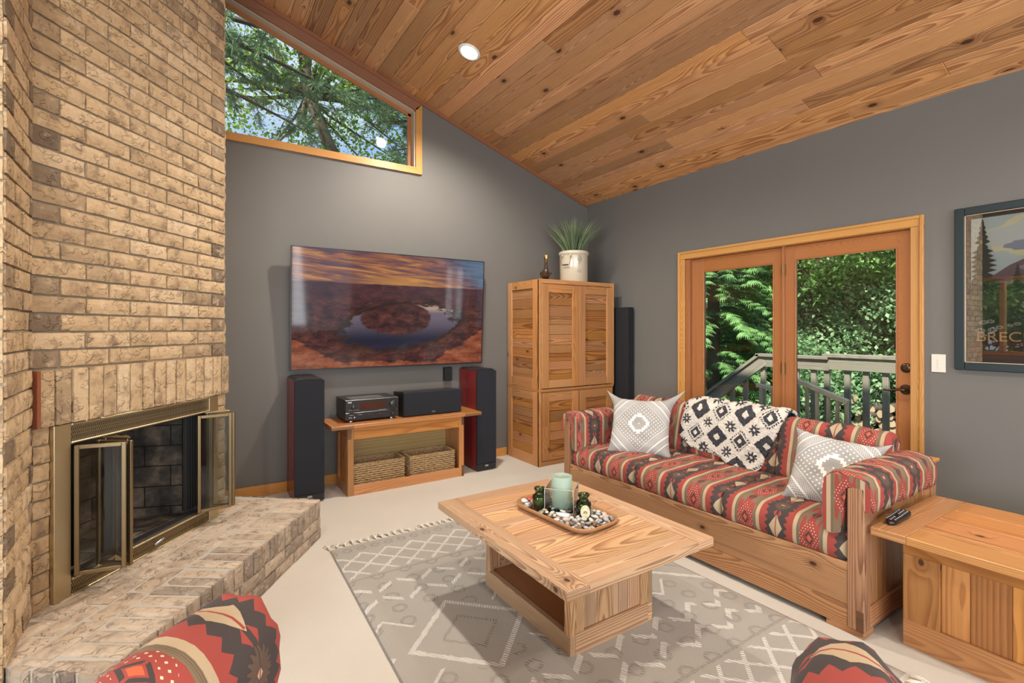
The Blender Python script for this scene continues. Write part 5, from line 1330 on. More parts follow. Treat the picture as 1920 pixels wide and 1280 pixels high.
# ------------------------------------------------------------------ on the walls
SIDE = Matrix(((0, 0, -1, 0), (-1, 0, 0, 0), (0, 1, 0, 0), (0, 0, 0, 1)))   # local x -> -Y, y -> +Z, z -> -X (a face looking into the room)
def at_wall(y, z, off=0): return Matrix.Translation((X1 - off, y, z)) @ SIDE
def switch():
    root = thing('light_switch', 'cream double light switch plate between the glass door and the poster', 'light switch', (X1, 1.136, 1.133))
    p = MB(); p.box((-.036, -.057, 0), (.036, .057, .006), M=at_wall(1.136, 1.133)); p.build('plate', WHITE, root, bevel=.002, seg=2)
    for z in (-.022, .0, .022):
        t = MB(); t.box((-.005, z - .008, .005), (.005, z + .008, .009), M=at_wall(1.136, 1.133)); t.build('rocker', WHITE, root, bevel=.001)
switch()
def outlet():
    root = thing('wall_box', 'small black box on the wall behind the right tower speaker', 'box', (2.13, Y1, .95))
    p = MB(); p.box((2.085, Y1 - .05, .84), (2.165, Y1, .975)); p.build('box_body', BLACK, root, bevel=.004)
outlet()
def poster():
    y0, y1, z0, z1 = .262, 1.053, 1.100, 2.093; w = .047; yc, zc = (y0 + y1) / 2, (z0 + z1) / 2
    root = thing('framed_poster', 'framed mountain travel poster with dark teal frame on the right wall', 'poster', (X1, yc, zc))
    W, H = (y1 - y0), (z1 - z0); M0 = at_wall(yc, zc, 0); f = MB()
    T = plain('dark_teal_frame', (.006, .018, .020), .45)
    f.box((-W / 2, -H / 2, .0), (-W / 2 + w, H / 2, .030), M=M0); f.box((W / 2 - w, -H / 2, 0), (W / 2, H / 2, .030), M=M0)
    f.box((-W / 2 + w, -H / 2, 0), (W / 2 - w, -H / 2 + w, .030), M=M0); f.box((-W / 2 + w, H / 2 - w, 0), (W / 2 - w, H / 2, .030), M=M0)
    f.build('frame', T, root, bevel=.004)
    a, b = W / 2 - w, H / 2 - w; l = MB(); t = .004
    for lo, hi in (((-a, -b, .010), (-a + t, b, .020)), ((a - t, -b, .010), (a, b, .020)), ((-a, -b, .010), (a, -b + t, .020)), ((-a, b - t, .010), (a, b, .020))): l.box(lo, hi, M=M0)
    l.build('inner_lip', plain('pale_gold_lip', (.50, .38, .26), .4), root)
    def flat(name, z, polys, col, rough=.6):
        m = MB()
        for pl in polys: m.face([tuple(M0 @ Vector((x, y, z))) for x, y in pl], [(x, y) for x, y in pl])
        return m.build(name, plain('print_' + name, col, rough), root)
    back = MB(); back.box((-a, -b, 0), (a, b, .003), M=M0); back.build('print', plain('poster_brown_border', (.060, .030, .022), .6), root)
    m = .026; A, B = a - m, b - m
    flat('sky', .0034, [[(-A, -B), (A, -B), (A, B), (-A, B)]], (.60, .66, .62))
    rnd = random.Random(2)
    def blob(cx, cy, rx, ry, n=26, k=.18): return [(max(-A, min(A, cx + rx * math.cos(2 * math.pi * i / n) * (1 + k * rnd.uniform(-1, 1)))), min(B, cy + ry * math.sin(2 * math.pi * i / n) * (1 + k * rnd.uniform(-1, 1)))) for i in range(n)]
    flat('cloud_edge', .0038, [blob(-.02, .30, .26, .115), blob(.12, .20, .2, .07)], (.85, .76, .48))
    flat('cloud', .0042, [blob(-.01, .295, .235, .095), blob(.10, .205, .17, .05)], (.70, .70, .66))
    flat('cloud_shade', .0046, [blob(.05, .31, .13, .055), blob(-.08, .24, .09, .03)], (.34, .35, .42))
    flat('mountain', .0050, [[(-.24, .06), (-.15, .13), (-.08, .165), (0, .21), (.05, .235), (.13, .19), (.2, .17), (A, .12), (A, -.1), (-A, -.1), (-A, .04)]], (.20, .11, .12))
    flat('mountain_snow', .0054, [[(-.12, .11), (-.05, .155), (-.06, .12), (0, .15), (-.02, .10), (.05, .15), (.03, .08), (-.04, .06)], [(.08, .16), (.13, .17), (.12, .12), (.17, .13), (.12, .08)]], (.32, .28, .38))
    flat('hills', .0058, [[(-A, .03), (-.1, .0), (.1, .04), (A, .0), (A, -.25), (-A, -.25)]], (.07, .075, .03))
    def pine(cx, base, h, wd, n=13):
        L, Rr = [], []
        for i in range(n):
            t = i / n; ww = wd * (1 - t) * (.55 + .45 * rnd.random()); z = base + h * t; L += [(cx - ww, z), (cx - ww * .45, z + h / n * .6)]; Rr += [(cx + ww, z), (cx + ww * .45, z + h / n * .6)]
        return [(max(-A, x), y) for x, y in L] + [(cx, base + h)] + [(min(A, x), y) for x, y in Rr[::-1]]
    flat('pine_trees', .0064, [pine(-.270, -.04, .46, .12, 16), pine(-.120, -.03, .17, .052, 9), pine(-.02, -.05, .14, .045, 8), pine(.24, -.06, .34, .10, 13)], (.032, .034, .014))
    flat('meadow', .0062, [[(-A, -.12), (A, -.10), (A, -.36), (-A, -.36)]], (.045, .05, .022))
    flat('cabin', .0068, [[(.0, -.27), (0.0, -.20), (.10, -.12), (.24, -.19), (.24, -.27)]], (.14, .085, .035)); flat('cabin_window', .0072, [[(.06, -.235), (.085, -.235), (.085, -.205), (.06, -.205)]], (.65, .38, .08))
    fl = []
    for cx, cy, s in ((-.265, -.205, .022), (-.235, -.20, .02), (-.28, -.255, .024), (-.225, -.25, .022), (-.195, -.235, .018), (-.15, -.225, .014), (-.12, -.215, .016)):
        for k in range(9): an = 2 * math.pi * k / 9; fl.append([(cx + s * .2 * math.cos(an - .6), cy + s * .14 * math.sin(an - .6)), (cx + s * math.cos(an - .2), cy + s * .6 * math.sin(an - .2)), (cx + s * math.cos(an + .2), cy + s * .6 * math.sin(an + .2))])
    flat('daisies', .0072, fl, (.66, .60, .50))
    flat('title_band', .0066, [[(-A, -.315), (A, -.315), (A, -B), (-A, -B)]], (.115, .032, .016))
    gold = plain('poster_title_ink', (.80, .42, .18), .5); dark = plain('poster_dark_ink', (.025, .014, .012), .5)
    text('poster_title', 'BRECKENRIDGE', .076, M0 @ Matrix.Translation((0, -.318, .0078)), gold, root, .0003, font_scale=(1.10, 1.05))
    text('poster_subtitle', 'COLORADO', .062, M0 @ Matrix.Translation((0, -.378, .0074)), dark, root, .0003, font_scale=(1.45, .9))
    g = MB(); g.box((-a, -b, .012), (a, b, .0135), M=M0); g.build('pane', glass_mat('poster_glass', (.97, .97, .97), 5.0), root)
poster()
def can(x, y, seen=False, w=1.0):
    al = math.atan(SL); z = ceil_z(x)
    root = thing('recessed_light', 'round white recessed light glowing in the plank ceiling' if seen else 'recessed light in the ceiling behind the camera', 'ceiling light', (x, y, z), 0, None if seen else 'recessed lights behind the camera')
    Mc = Matrix.Translation((x, y, z)) @ Matrix.Rotation(al, 4, 'Y')
    t = MB(); t.lathe([(.090, .0), (.092, -.004), (.074, -.010), (.066, -.004), (.064, .0)], 40, Mc); t.build('trim_ring', plain('white_trim', (.75, .73, .70), .4), root)
    l = MB(); l.lathe([(0, -.0035), (.066, -.0035)], 36, Mc); l.build('lens', LENS, root)
    light('SPOT', 'recessed_lamp', (x, y, z - .03), CAN_W * w, CAN_C, aim=(x - .25, y, 0), spot=150, blend=.7, radius=.055)
LENS = plain('lit_lens', (1, .93, .80), .5, em=14)
can(1.85, 3.458, True, 2.2)
for cx, cy, w in ((1.85, 1.15, 1.), (1.85, -1.2, 1.), (-.6, 1.3, 1.), (-.6, -1.2, 1.), (3.2, -.6, 1.)): can(cx, cy, w=w)

# ------------------------------------------------------------------ rug
def rug():
    c = [(.700, 3.110), (2.318, 3.110), (2.345, .75), (.640, .75)]
    root = thing('area_rug', 'grey and cream textured rug with tassels under the coffee table', 'rug', (1.5, 1.9, 0))
    m = MB(); n, k = 48, 70; P, UV = [], []
    for i in range(n + 1):
        row, uv = [], []
        for j in range(k + 1):
            a, b = i / n, j / k; x = (c[0][0] * (1 - a) + c[1][0] * a) * (1 - b) + (c[3][0] * (1 - a) + c[2][0] * a) * b; y = 3.110 + (.75 - 3.110) * b
            e = min(a, 1 - a, b, 1 - b); z = .012 + .0008 * math.sin(x * 9) * math.sin(y * 7) - (.009 if e == 0 else 0); row.append((x, y, z)); uv.append((a * 1.62, b * 2.36))
        P.append(row); UV.append(uv)
    m.grid(P, UV); o = m.build('woven_field', RUG, root)
    T = plain('cream_tassel', (.70, .66, .58), .95, bump=1, bscale=400); rnd = random.Random(6)
    i = 0
    for y0, s in ((3.112, 1), (.748, -1)):
        x = .70 if s > 0 else .66
        while x < 2.33:
            t = MB(); L = rnd.uniform(.035, .06)
            for q in range(5):
                dx = rnd.uniform(-.012, .012); pts = [(x, y0, .007), (x + dx * .4, y0 + s * L * .3, .010 + rnd.uniform(0, .008)), (x + dx * 1.4, y0 + s * L * .7, .008 + rnd.uniform(0, .014)), (x + dx * 2.4 + rnd.uniform(-.01, .01), y0 + s * (L + rnd.uniform(-.01, .012)), .004)]
                t.tube(pts, [.003, .0045, .004, .0025], 5)
            t.tube([(x, y0 + s * .004, .008), (x, y0 + s * .016, .011)], [.005, .0065], 6); t.build('tassel', T, root)
            x += rnd.uniform(.040, .052); i += 1
rug()

# ------------------------------------------------------------------ tray with glass, bottles and pebbles
TR = Matrix.Translation((1.541, 1.885, .4355)) @ Matrix.Rotation(R(-85.2), 4, 'Z')    # long axis runs away to near
def tray():
    root = thing('wooden_tray', 'oblong wooden tray with rounded corners full of pebbles on the coffee table', 'tray', M=TR)
    def outline(hx, hy, r, n=8):
        out = []
        for cx, cy, a0 in ((hx - r, hy - r, 0), (-hx + r, hy - r, 90), (-hx + r, -hy + r, 180), (hx - r, -hy + r, 270)):
            for k in range(n + 1): a = R(a0 + 90 * k / n); out.append((cx + r * math.cos(a), cy + r * math.sin(a)))
        return out
    rings = [(.205, .098, .06, 0), (.232, .118, .07, .001), (.250, .134, .078, .012), (.258, .141, .082, .024), (.259, .142, .082, .030), (.257, .140, .08, .033), (.2545, .1375, .079, .032), (.249, .132, .076, .022), (.238, .120, .070, .010), (.20, .09, .06, .008)]
    m = MB(); P = [[(x, y, z) for x, y in outline(a, b, r)] for a, b, r, z in rings]; UV = [[(p[0], p[1]) for p in row] + [(row[0][0], row[0][1])] for row in P]; m.grid(P, UV, cv=True, c=(.6, .5, .3)); m.face([(x, y, 0) for x, y, z in P[0]]); m.face([(p[0], p[1], p[2]) for p in P[-1]], [(p[0], p[1]) for p in P[-1]], (.6, .5, .3))
    m.build('tray_body', W_TRAY, root, local=True, weld=True)
tray()
def tp(x, y, z): return TR @ Vector((x, y, z))
def candle():
    c = tp(-.045, .022, 0); g = Matrix.Translation((c.x, c.y, .4355 + .012)) @ Matrix.Rotation(R(-50), 4, 'Z')
    root = thing('glass_cube_holder', 'clear square glass vase standing among the pebbles on the tray', 'vase', M=g)
    s, h, t = .072, .118, .0025; m = MB(); m.box((-s, -s, 0), (s, s, .006))
    for lo, hi in (((-s, -s, .006), (s, -s + t, h)), ((-s, s - t, .006), (s, s, h)), ((-s, -s + t, .006), (-s + t, s - t, h)), ((s - t, -s + t, .006), (s, s - t, h))): m.box(lo, hi)
    m.build('glass_wall', THIN_GLASS, root, local=True)
    e = MB()
    for x in (-s, s):
        for y in (-s, s): e.box((x - .0012, y - .0012, .004), (x + .0012, y + .0012, h))
    for y in (-s, s): e.box((-s, y - .0012, h - .0015), (s, y + .0012, h + .0008)); e.box((y - .0012, -s, h - .0015), (y + .0012, s, h + .0008))
    e.build('polished_edge', plain('glass_edge', (.45, .50, .46), .1, spec=.9), root, local=True)
    c2 = thing('frosted_candle_glass', 'tall pale green frosted candle glass inside the square vase', 'candle holder', (c.x, c.y, .4355 + .022))
    M = Mat('frosted_green_glass', .35, .5); M.base((.50, .62, .52)); M.b.inputs['Subsurface Weight'].default_value = .0; M.b.inputs['Transmission Weight'].default_value = .35; M.b.inputs['IOR'].default_value = 1.1
    b = MB(); r, hh = .050, .155; b.lathe([(0, 0), (r - .002, 0), (r, .004), (r + .001, hh), (r - .001, hh + .0015), (r - .003, hh), (r - .0035, .072), (0, .070)], 40); b.build('frosted_glass', M.m, c2, local=True)
    w = MB(); w.lathe([(0, .074), (r - .0045, .074), (r - .0045, .005), (0, .005)], 32); w.build('wax', plain('yellow_green_wax', (.50, .48, .26), .5), c2, local=True)
    k = MB(); k.tube([(0, 0, .072), (.001, 0, .084)], .0012, 6); k.build('wick', BLACK, c2, local=True)
candle()
def green_glass():
    return glass_mat('dark_green_glass', (.30, .52, .16), 2.2)
GREEN = green_glass()
def bottle(x, y, label, disc, h=1.0):
    c = tp(x, y, 0); root = thing('green_glass_bottle', label, 'bottle', (c.x, c.y, .4355 + .012), 0, 'green glass bottles on the tray')
    b = MB(); b.lathe([(0, 0), (.030, 0), (.0325, .004), (.0325, .058), (.030, .066), (.021, .072), (.0195, .078), (.0195, .086), (.0235, .089), (.0245, .094), (.0235, .099), (.0185, .100), (.0165, .097), (.0165, .08), (.018, .073), (.029, .062), (.030, .006), (0, .005)], 32, Matrix.Diagonal((h, h, h, 1))); b.build('glass_body', GREEN, root, local=True)
    w = MB(); w.lathe([(0, .046), (.0285, .046), (.0285, .007), (0, .007)], 24, Matrix.Diagonal((h, h, h, 1))); w.build('green_wax', plain('lime_wax', (.30, .46, .02), .5), root, local=True)
    if disc:
        root = thing('paper_medallion', 'round cream INSPIRE tag leaning on the near green bottle', 'tag', M=Matrix.Translation((c.x - .022, c.y - .036, .4355 + .052)) @ Matrix.Rotation(R(-33), 4, 'Z') @ Matrix.Rotation(R(76), 4, 'X'))
        d = MB(); d.lathe([(0, .002), (.025, .002), (.027, .0008), (.025, 0), (0, 0)], 36, Matrix.Diagonal((.85, 1.15, 1, 1))); d.build('disc', plain('cream_card', (.66, .58, .38), .6), root, local=True)
        ink = plain('green_ink', (.07, .09, .03), .5)
        for i, ch in enumerate('INSPIRE'):
            a = R(150 - i * 20); Mx = root.matrix_basis @ Matrix.Translation((.0175 * math.cos(a) * .85, .0175 * math.sin(a) * 1.15, .0022)) @ Matrix.Rotation(a - R(90), 4, 'Z'); text('lettering', ch, .0075, Mx, ink, root, .0001)
        lf = MB()
        for k in range(7):
            a = R(90 + (k - 3) * 34); cx, cy = .0, -.004; p = Vector((math.cos(a), math.sin(a), 0)); n = Vector((-p.y, p.x, 0)); lf.face([tuple(Vector((cx, cy, .0023)) + p * .002), tuple(Vector((cx, cy, .0023)) + p * .007 + n * .002), tuple(Vector((cx, cy, .0023)) + p * .012), tuple(Vector((cx, cy, .0023)) + p * .007 - n * .002)])
        lf.box((-.0005, -.016, .0021), (.0005, -.004, .0025)); lf.build('leaf_print', ink, root, local=True)
bottle(-.100, -.078, 'far green glass bottle on the tray left of the frosted candle glass', False, 1.14)
bottle(.102, .026, 'near green glass bottle on the tray beside the round cream tag', True, 1.14)
def pebbles():
    rnd = random.Random(12)
    kinds = [('pale grey', (.52, .50, .46)), ('white', (.72, .70, .66)), ('dark grey', (.09, .09, .085)), ('tan', (.45, .32, .16)), ('pinkish beige', (.55, .42, .34)), ('speckled grey', (.30, .29, .27)), ('pale blue grey', (.36, .40, .42)), ('brown', (.16, .10, .07))]
    mats = [plain(k.replace(' ', '_') + '_stone', c, .35, spec=.5, bscale=90) for k, c in kinds]; protos = []
    def mesh(mat):
        m = MB(); n, k = 12, 8; ph = [rnd.uniform(0, 6.28) for _ in range(3)]; P = []
        for i in range(k + 1):
            t = math.pi * i / k; P.append([])
            for j in range(n):
                a = 2 * math.pi * j / n; f = 1 + .08 * math.sin(2 * a + ph[0]) + .05 * math.sin(3 * a + ph[1]) + .05 * math.cos(2 * t + ph[2])
                P[-1].append((math.sin(t) * math.cos(a) * f, math.sin(t) * math.sin(a) * f * .78, math.cos(t) * .55 * f))
        m.grid(P, cv=True); o = m.build('pebble', mat, weld=True); d = o.data; COL.objects.unlink(o); bpy.data.objects.remove(o); return d
    lib = [(kinds[i][0], mesh(mats[i])) for i in range(8) for _ in range(2)]
    placed = []
    def free(x, y, r):
        if x > .232 - r * .5 or x < -.232 + r * .5 or abs(y) > .118 - r * .4: return False
        if abs(x) > .17 and abs(y) > .06 and math.hypot(abs(x) - .17, abs(y) - .06) > .062: return False
        for bx, by in ((-.100, -.078), (.102, .026)):
            if math.hypot(x - bx, y - by) < .034 + r * .7: return False
        if abs((x + .045) * .643 + (y - .022) * .766) < .072 + r * .6 and abs(-(x + .045) * .766 + (y - .022) * .643) < .072 + r * .6: return False
        if math.hypot(x - .135, y + .01) < .020: return False
        return True
    def put(kind, me, x, y, z, s, sx=1.0, tilt=0):
        p = tp(x, y, z); o = bpy.data.objects.new('pebble', me); COL.objects.link(o); o.location = p
        o.rotation_euler = (rnd.uniform(-.3, .3) + tilt, rnd.uniform(-.3, .3), rnd.uniform(0, 6.28)); o.scale = (s * sx, s, s * rnd.uniform(.8, 1.1)); zone = 'at the far left end of the tray' if x < -.15 else 'at the near right end of the tray' if x > .13 else 'along the front edge of the tray' if y < -.03 else 'behind the bottles in the tray' if y > .055 else 'between the green bottles in the tray'; tag(o, 'smooth %s pebble %s' % (kind, zone), 'pebble', '%s pebbles %s' % (kind, zone))
    tries = 0
    while len(placed) < 150 and tries < 30000:
        tries += 1; r = rnd.uniform(.010, .019) if tries < 9000 else rnd.uniform(.008, .013); x, y = rnd.uniform(-.235, .235), rnd.uniform(-.125, .125)
        if not free(x, y, r): continue
        lv = 0 if all(math.hypot(x - a, y - b) > (r + c) * .74 for a, b, c, l in placed if l == 0) else 1
        if lv and not all(math.hypot(x - a, y - b) > (r + c) * .9 for a, b, c, l in placed if l == 1): continue
        if lv and len(placed) < 60: continue
        wts = [4, 1.5, 1.6, 1.5, 2, 2.4, 1.5, 1.2]; k = rnd.choices(range(8), wts)[0]; kind, me = lib[k * 2 + rnd.randrange(2)]; placed.append((x, y, r, lv))
        put(kind, me, x, y, .0085 + r * .55 + (.013 if lv else 0), r, rnd.uniform(1.0, 1.35))
    o = bpy.data.objects.new('pebble', lib[2][1]); COL.objects.link(o); o.location = tp(.075, -.085, .040); o.scale = (.030, .019, .019); o.rotation_euler = (0, 0, R(-60)); tag(o, 'largest white oval pebble at the front edge of the tray', 'pebble')
    rm = mesh(plain('red_stone', (.50, .06, .03), .3)); o = bpy.data.objects.new('pebble', rm); COL.objects.link(o); o.location = tp(-.205, -.045, .033); o.scale = (.028, .020, .016); tag(o, 'red polished stone at the far left end of the tray', 'pebble')
    # stones in the square vase around the candle glass
    for i in range(16):
        a = 2 * math.pi * i / 16; k = rnd.choices(range(8), [3, 1, 3, 1, 1, 3, 2, 2])[0]; kind, me = lib[k * 2]; rr = .0095
        x = -.045 + .061 * math.cos(a); y = .022 + .061 * math.sin(a); o_x, o_y = x, y
        p = tp(x, y, .020 + rnd.uniform(0, .010)); o = bpy.data.objects.new('pebble', me); COL.objects.link(o); o.location = p; o.scale = (rr, rr * .8, rr); o.rotation_euler = (rnd.uniform(0, 3), 0, rnd.uniform(0, 6)); tag(o, 'small %s stone packed around the frosted candle glass' % kind, 'pebble', '%s stones in the square vase' % kind)
pebbles()

# ------------------------------------------------------------------ armchairs in the foreground
def armchair(label, far, near, zt, thick, seed, face, uo):
    """far and near are the plan ends of the back-cushion ridge; face is the unit plan direction the seat looks to"""
    far, near = Vector((*far, 0)), Vector((*near, 0)); e = (near - far); L = e.length; e.normalize(); n = Vector((*face, 0)).normalized()
    root = thing('armchair', label, 'armchair', tuple((far + near) / 2))
    mid = (far + near) / 2
    Mx = Matrix(((e.x, n.x, 0, far.x), (e.y, n.y, 0, far.y), (0, 0, 1, 0), (0, 0, 0, 1)))
    prof = rrect(-thick / 2, 0, thick / 2, .50, thick * .46, 7, .012)[::-1]; st = min(range(len(prof)), key=lambda k: math.dist(prof[k], (-thick / 2, .05)))
    an = R(9)
    def pl(p, a): x, z = p; return tuple(Mx @ Vector((a, x * math.cos(an) - z * math.sin(an) * 1.0 + .07, zt - .49 + z * math.cos(an) + x * math.sin(an))))
    loft('back_cushion', prof, 0, L, KILIM, root, pl, r=.035, uo=uo, v0=.02, crown=.012, seed=seed, start=st, wr=.005, step=.012)
    pr = rrect(.06, .27, .58, .42, .06, 5, .012)
    loft('seat_cushion', pr, .03, L - .03, KILIM, root, lambda p, a: tuple(Mx @ Vector((a, p[0], p[1]))), r=.04, seed=seed + 1, uo=.1)
    f = MB(); f.box((.0, -.06, .05), (L, .58, .09), 'x', M=Mx); f.box((0, .555, .09), (L, .58, .27), 'x', M=Mx); f.box((0, -.085, .09), (L, -.065, .60), 'x', M=Mx)
    f.build('seat_frame', W_SOFA, root, bevel=.003)
    for a in (-.03, L - .03):
        s = MB(); s.box((a, -.06, .05), (a + .06, .60, .09), 'y', M=Mx); s.box((a + .02, .0, .09), (a + .04, .56, .48), 'z', M=Mx); s.box((a, -.05, .48), (a + .06, .60, .52), 'y', M=Mx); s.build('arm_frame', W_SOFA, root, bevel=.003)
    for a in (-.02, L - .04):
        for b in (-.08, .53): l = MB(); l.box((a, b, 0), (a + .06, b + .06, .05), 'z', M=Mx); l.build('leg', W_SOFA, root)
armchair('red patterned armchair cushion at lower left in front of the brick hearth', (.088, 1.025), (-.31, .565), .865, .17, 31, (-.73, .68), -.085)
armchair('red patterned armchair cushion top at the bottom right near the side table', (.935, .385), (.44, .13), .825, .16, 41, (-.45, .89), -.075)
# ------------------------------------------------------------------ outside
G1 = leaf_mat('maple_leaves', (.10, .24, .06), (.34, .56, .16)); G2 = leaf_mat('cedar_fronds', (.07, .20, .055), (.30, .52, .18), .25); G3 = leaf_mat('pine_needles', (.10, .20, .09), (.34, .48, .24), .3)
G4 = leaf_mat('bright_maple_leaves', (.12, .27, .02), (.42, .60, .08), .55); G5 = leaf_mat('shrub_leaves', (.10, .25, .10), (.42, .60, .32))
def mesh_np(name, V, F, C, mat, parent):
    """quads from numpy arrays; C one random value per quad"""
    me = bpy.data.meshes.new(name); n = len(F); me.vertices.add(len(V)); me.vertices.foreach_set('co', V.astype(np.float32).ravel())
    me.loops.add(n * 4); me.loops.foreach_set('vertex_index', F.astype(np.int32).ravel()); me.polygons.add(n)
    me.polygons.foreach_set('loop_start', np.arange(n, dtype=np.int32) * 4)
    at = me.attributes.new('rnd', 'FLOAT_COLOR', 'CORNER'); c = np.zeros((n, 4, 4), np.float32); c[:, :, 0] = C[:, None]; c[:, :, 3] = 1; at.data.foreach_set('color', c.ravel())
    me.materials.append(mat); me.update(calc_edges=True); o = bpy.data.objects.new(name, me); COL.objects.link(o)
    if parent is not None:
        o.parent = parent; o.location = -Vector(parent.location)
    return o
def leaves(name, P, size, mat, parent, seed, droop=.3, aspect=.6, up=None):
    """one folded leaf (two quads) at every point"""
    rg = np.random.RandomState(seed); n = len(P); d = rg.normal(size=(n, 3)); d[:, 2] -= droop; d /= np.linalg.norm(d, axis=1)[:, None]
    q = rg.normal(size=(n, 3)) * .6; q[:, 2] += 1.0; s = np.cross(d, q); s /= np.linalg.norm(s, axis=1)[:, None] + 1e-9; nn = np.cross(s, d)
    L = size * rg.uniform(.6, 1.25, n)[:, None]; W = L * aspect * .5; b = P; t = P + d * L; m1 = P + d * L * .45 + s * W + nn * W * .3; m2 = P + d * L * .45 - s * W + nn * W * .3; mid = P + d * L * .55
    V = np.stack([b, m1, t, m2, mid], 1).reshape(-1, 3); i = np.arange(n)[:, None] * 5
    F = np.concatenate([i + np.array([[0, 1, 2, 4]]), i + np.array([[0, 4, 2, 3]])], 0); C = rg.uniform(0, 1, n); return mesh_np(name, V, F, np.concatenate([C, C]), mat, parent)
def clumps(ctr, rad, nc, per, cr, seed, flat=.6, shell=.5):
    rg = np.random.RandomState(seed); d = rg.normal(size=(nc, 3)); d /= np.linalg.norm(d, axis=1)[:, None]; r = shell + (1 - shell) * rg.uniform(0, 1, nc) ** .5
    c = np.array(ctr) + d * r[:, None] * np.array(rad); p = rg.normal(size=(nc, per, 3)) * cr * rg.uniform(.5, 1.3, (nc, 1, 1)); p[:, :, 2] *= flat; return (c[:, None, :] + p).reshape(-1, 3), c
def branches(root, base, cs, r0, seed, name='branches'):
    m = MB(); rnd = random.Random(seed); b = Vector(base)
    for c in cs:
        c = Vector(c); k = Vector((rnd.uniform(-.3, .3), rnd.uniform(-.3, .3), rnd.uniform(-.2, .5))); m.tube([tuple(b), tuple(b.lerp(c, .4) + k), tuple(c)], [r0, r0 * .55, r0 * .2], 6)
    return m.build(name, BARK, root)
def tree(name, label, cat, loc, h, r, zc, rad, nc, per, cr, size, mat, seed, group=None, lean=(0, 0), shell=.5, twigs=14, droop=.3):
    root = thing(name, label, cat, loc, 0, group); x, y, z = loc; top = (x + lean[0], y + lean[1], z + h)
    t = MB(); t.tube([(x, y, z), (x + lean[0] * .3 + .05, y + lean[1] * .3, z + h * .35), (x + lean[0] * .6, y + lean[1] * .6 + .05, z + h * .7), top], [r, r * .8, r * .5, r * .15], 14); t.build('trunk', BARK, root)
    P, C = clumps((x + lean[0] * .7, y + lean[1] * .7, zc), rad, nc, per, cr, seed, shell=shell); leaves('foliage', P, size, mat, root, seed + 1, droop)
    branches(root, (x + lean[0] * .4, y + lean[1] * .4, z + h * .45), [tuple(c) for c in C[:twigs]], r * .35, seed); return root
# ground falling away below the deck
g = MB(); P = []
for i in range(41):
    P.append([(4.3 + i * .8, -14 + j * .9, -1.3 + .05 * math.sin(i * .9 + j) + .06 * math.sin(j * 1.3) + .06 * max(0, i - 6)) for j in range(45)])
g.grid(P); gm = Mat('forest_floor', .95, .1); gx, gy, gz = gm.obj(); gn = gm.noise(gm.vec(gx, gy, gz), 3, 5, .7); gm.base(gm.ramp(gn, [(.3, (.03, .045, .015)), (.5, (.08, .11, .04)), (.7, (.16, .15, .10))])); gm.bump(gn, 1, .1)
struct(g.build('ground', gm.m))
P = [[(-30 + i * 2.0, 4.9 + j * 2.0, -1.3 + .1 * math.sin(i + j)) for j in range(16)] for i in range(18)]; g = MB(); g.grid(P); struct(g.build('ground', gm.m))
P = [[(-3.7 - i * 2.0, -14 + j * 2.0, -.4 + .1 * math.sin(i + j)) for j in range(20)] for i in range(14)]; g = MB(); g.grid(P); struct(g.build('ground', gm.m))
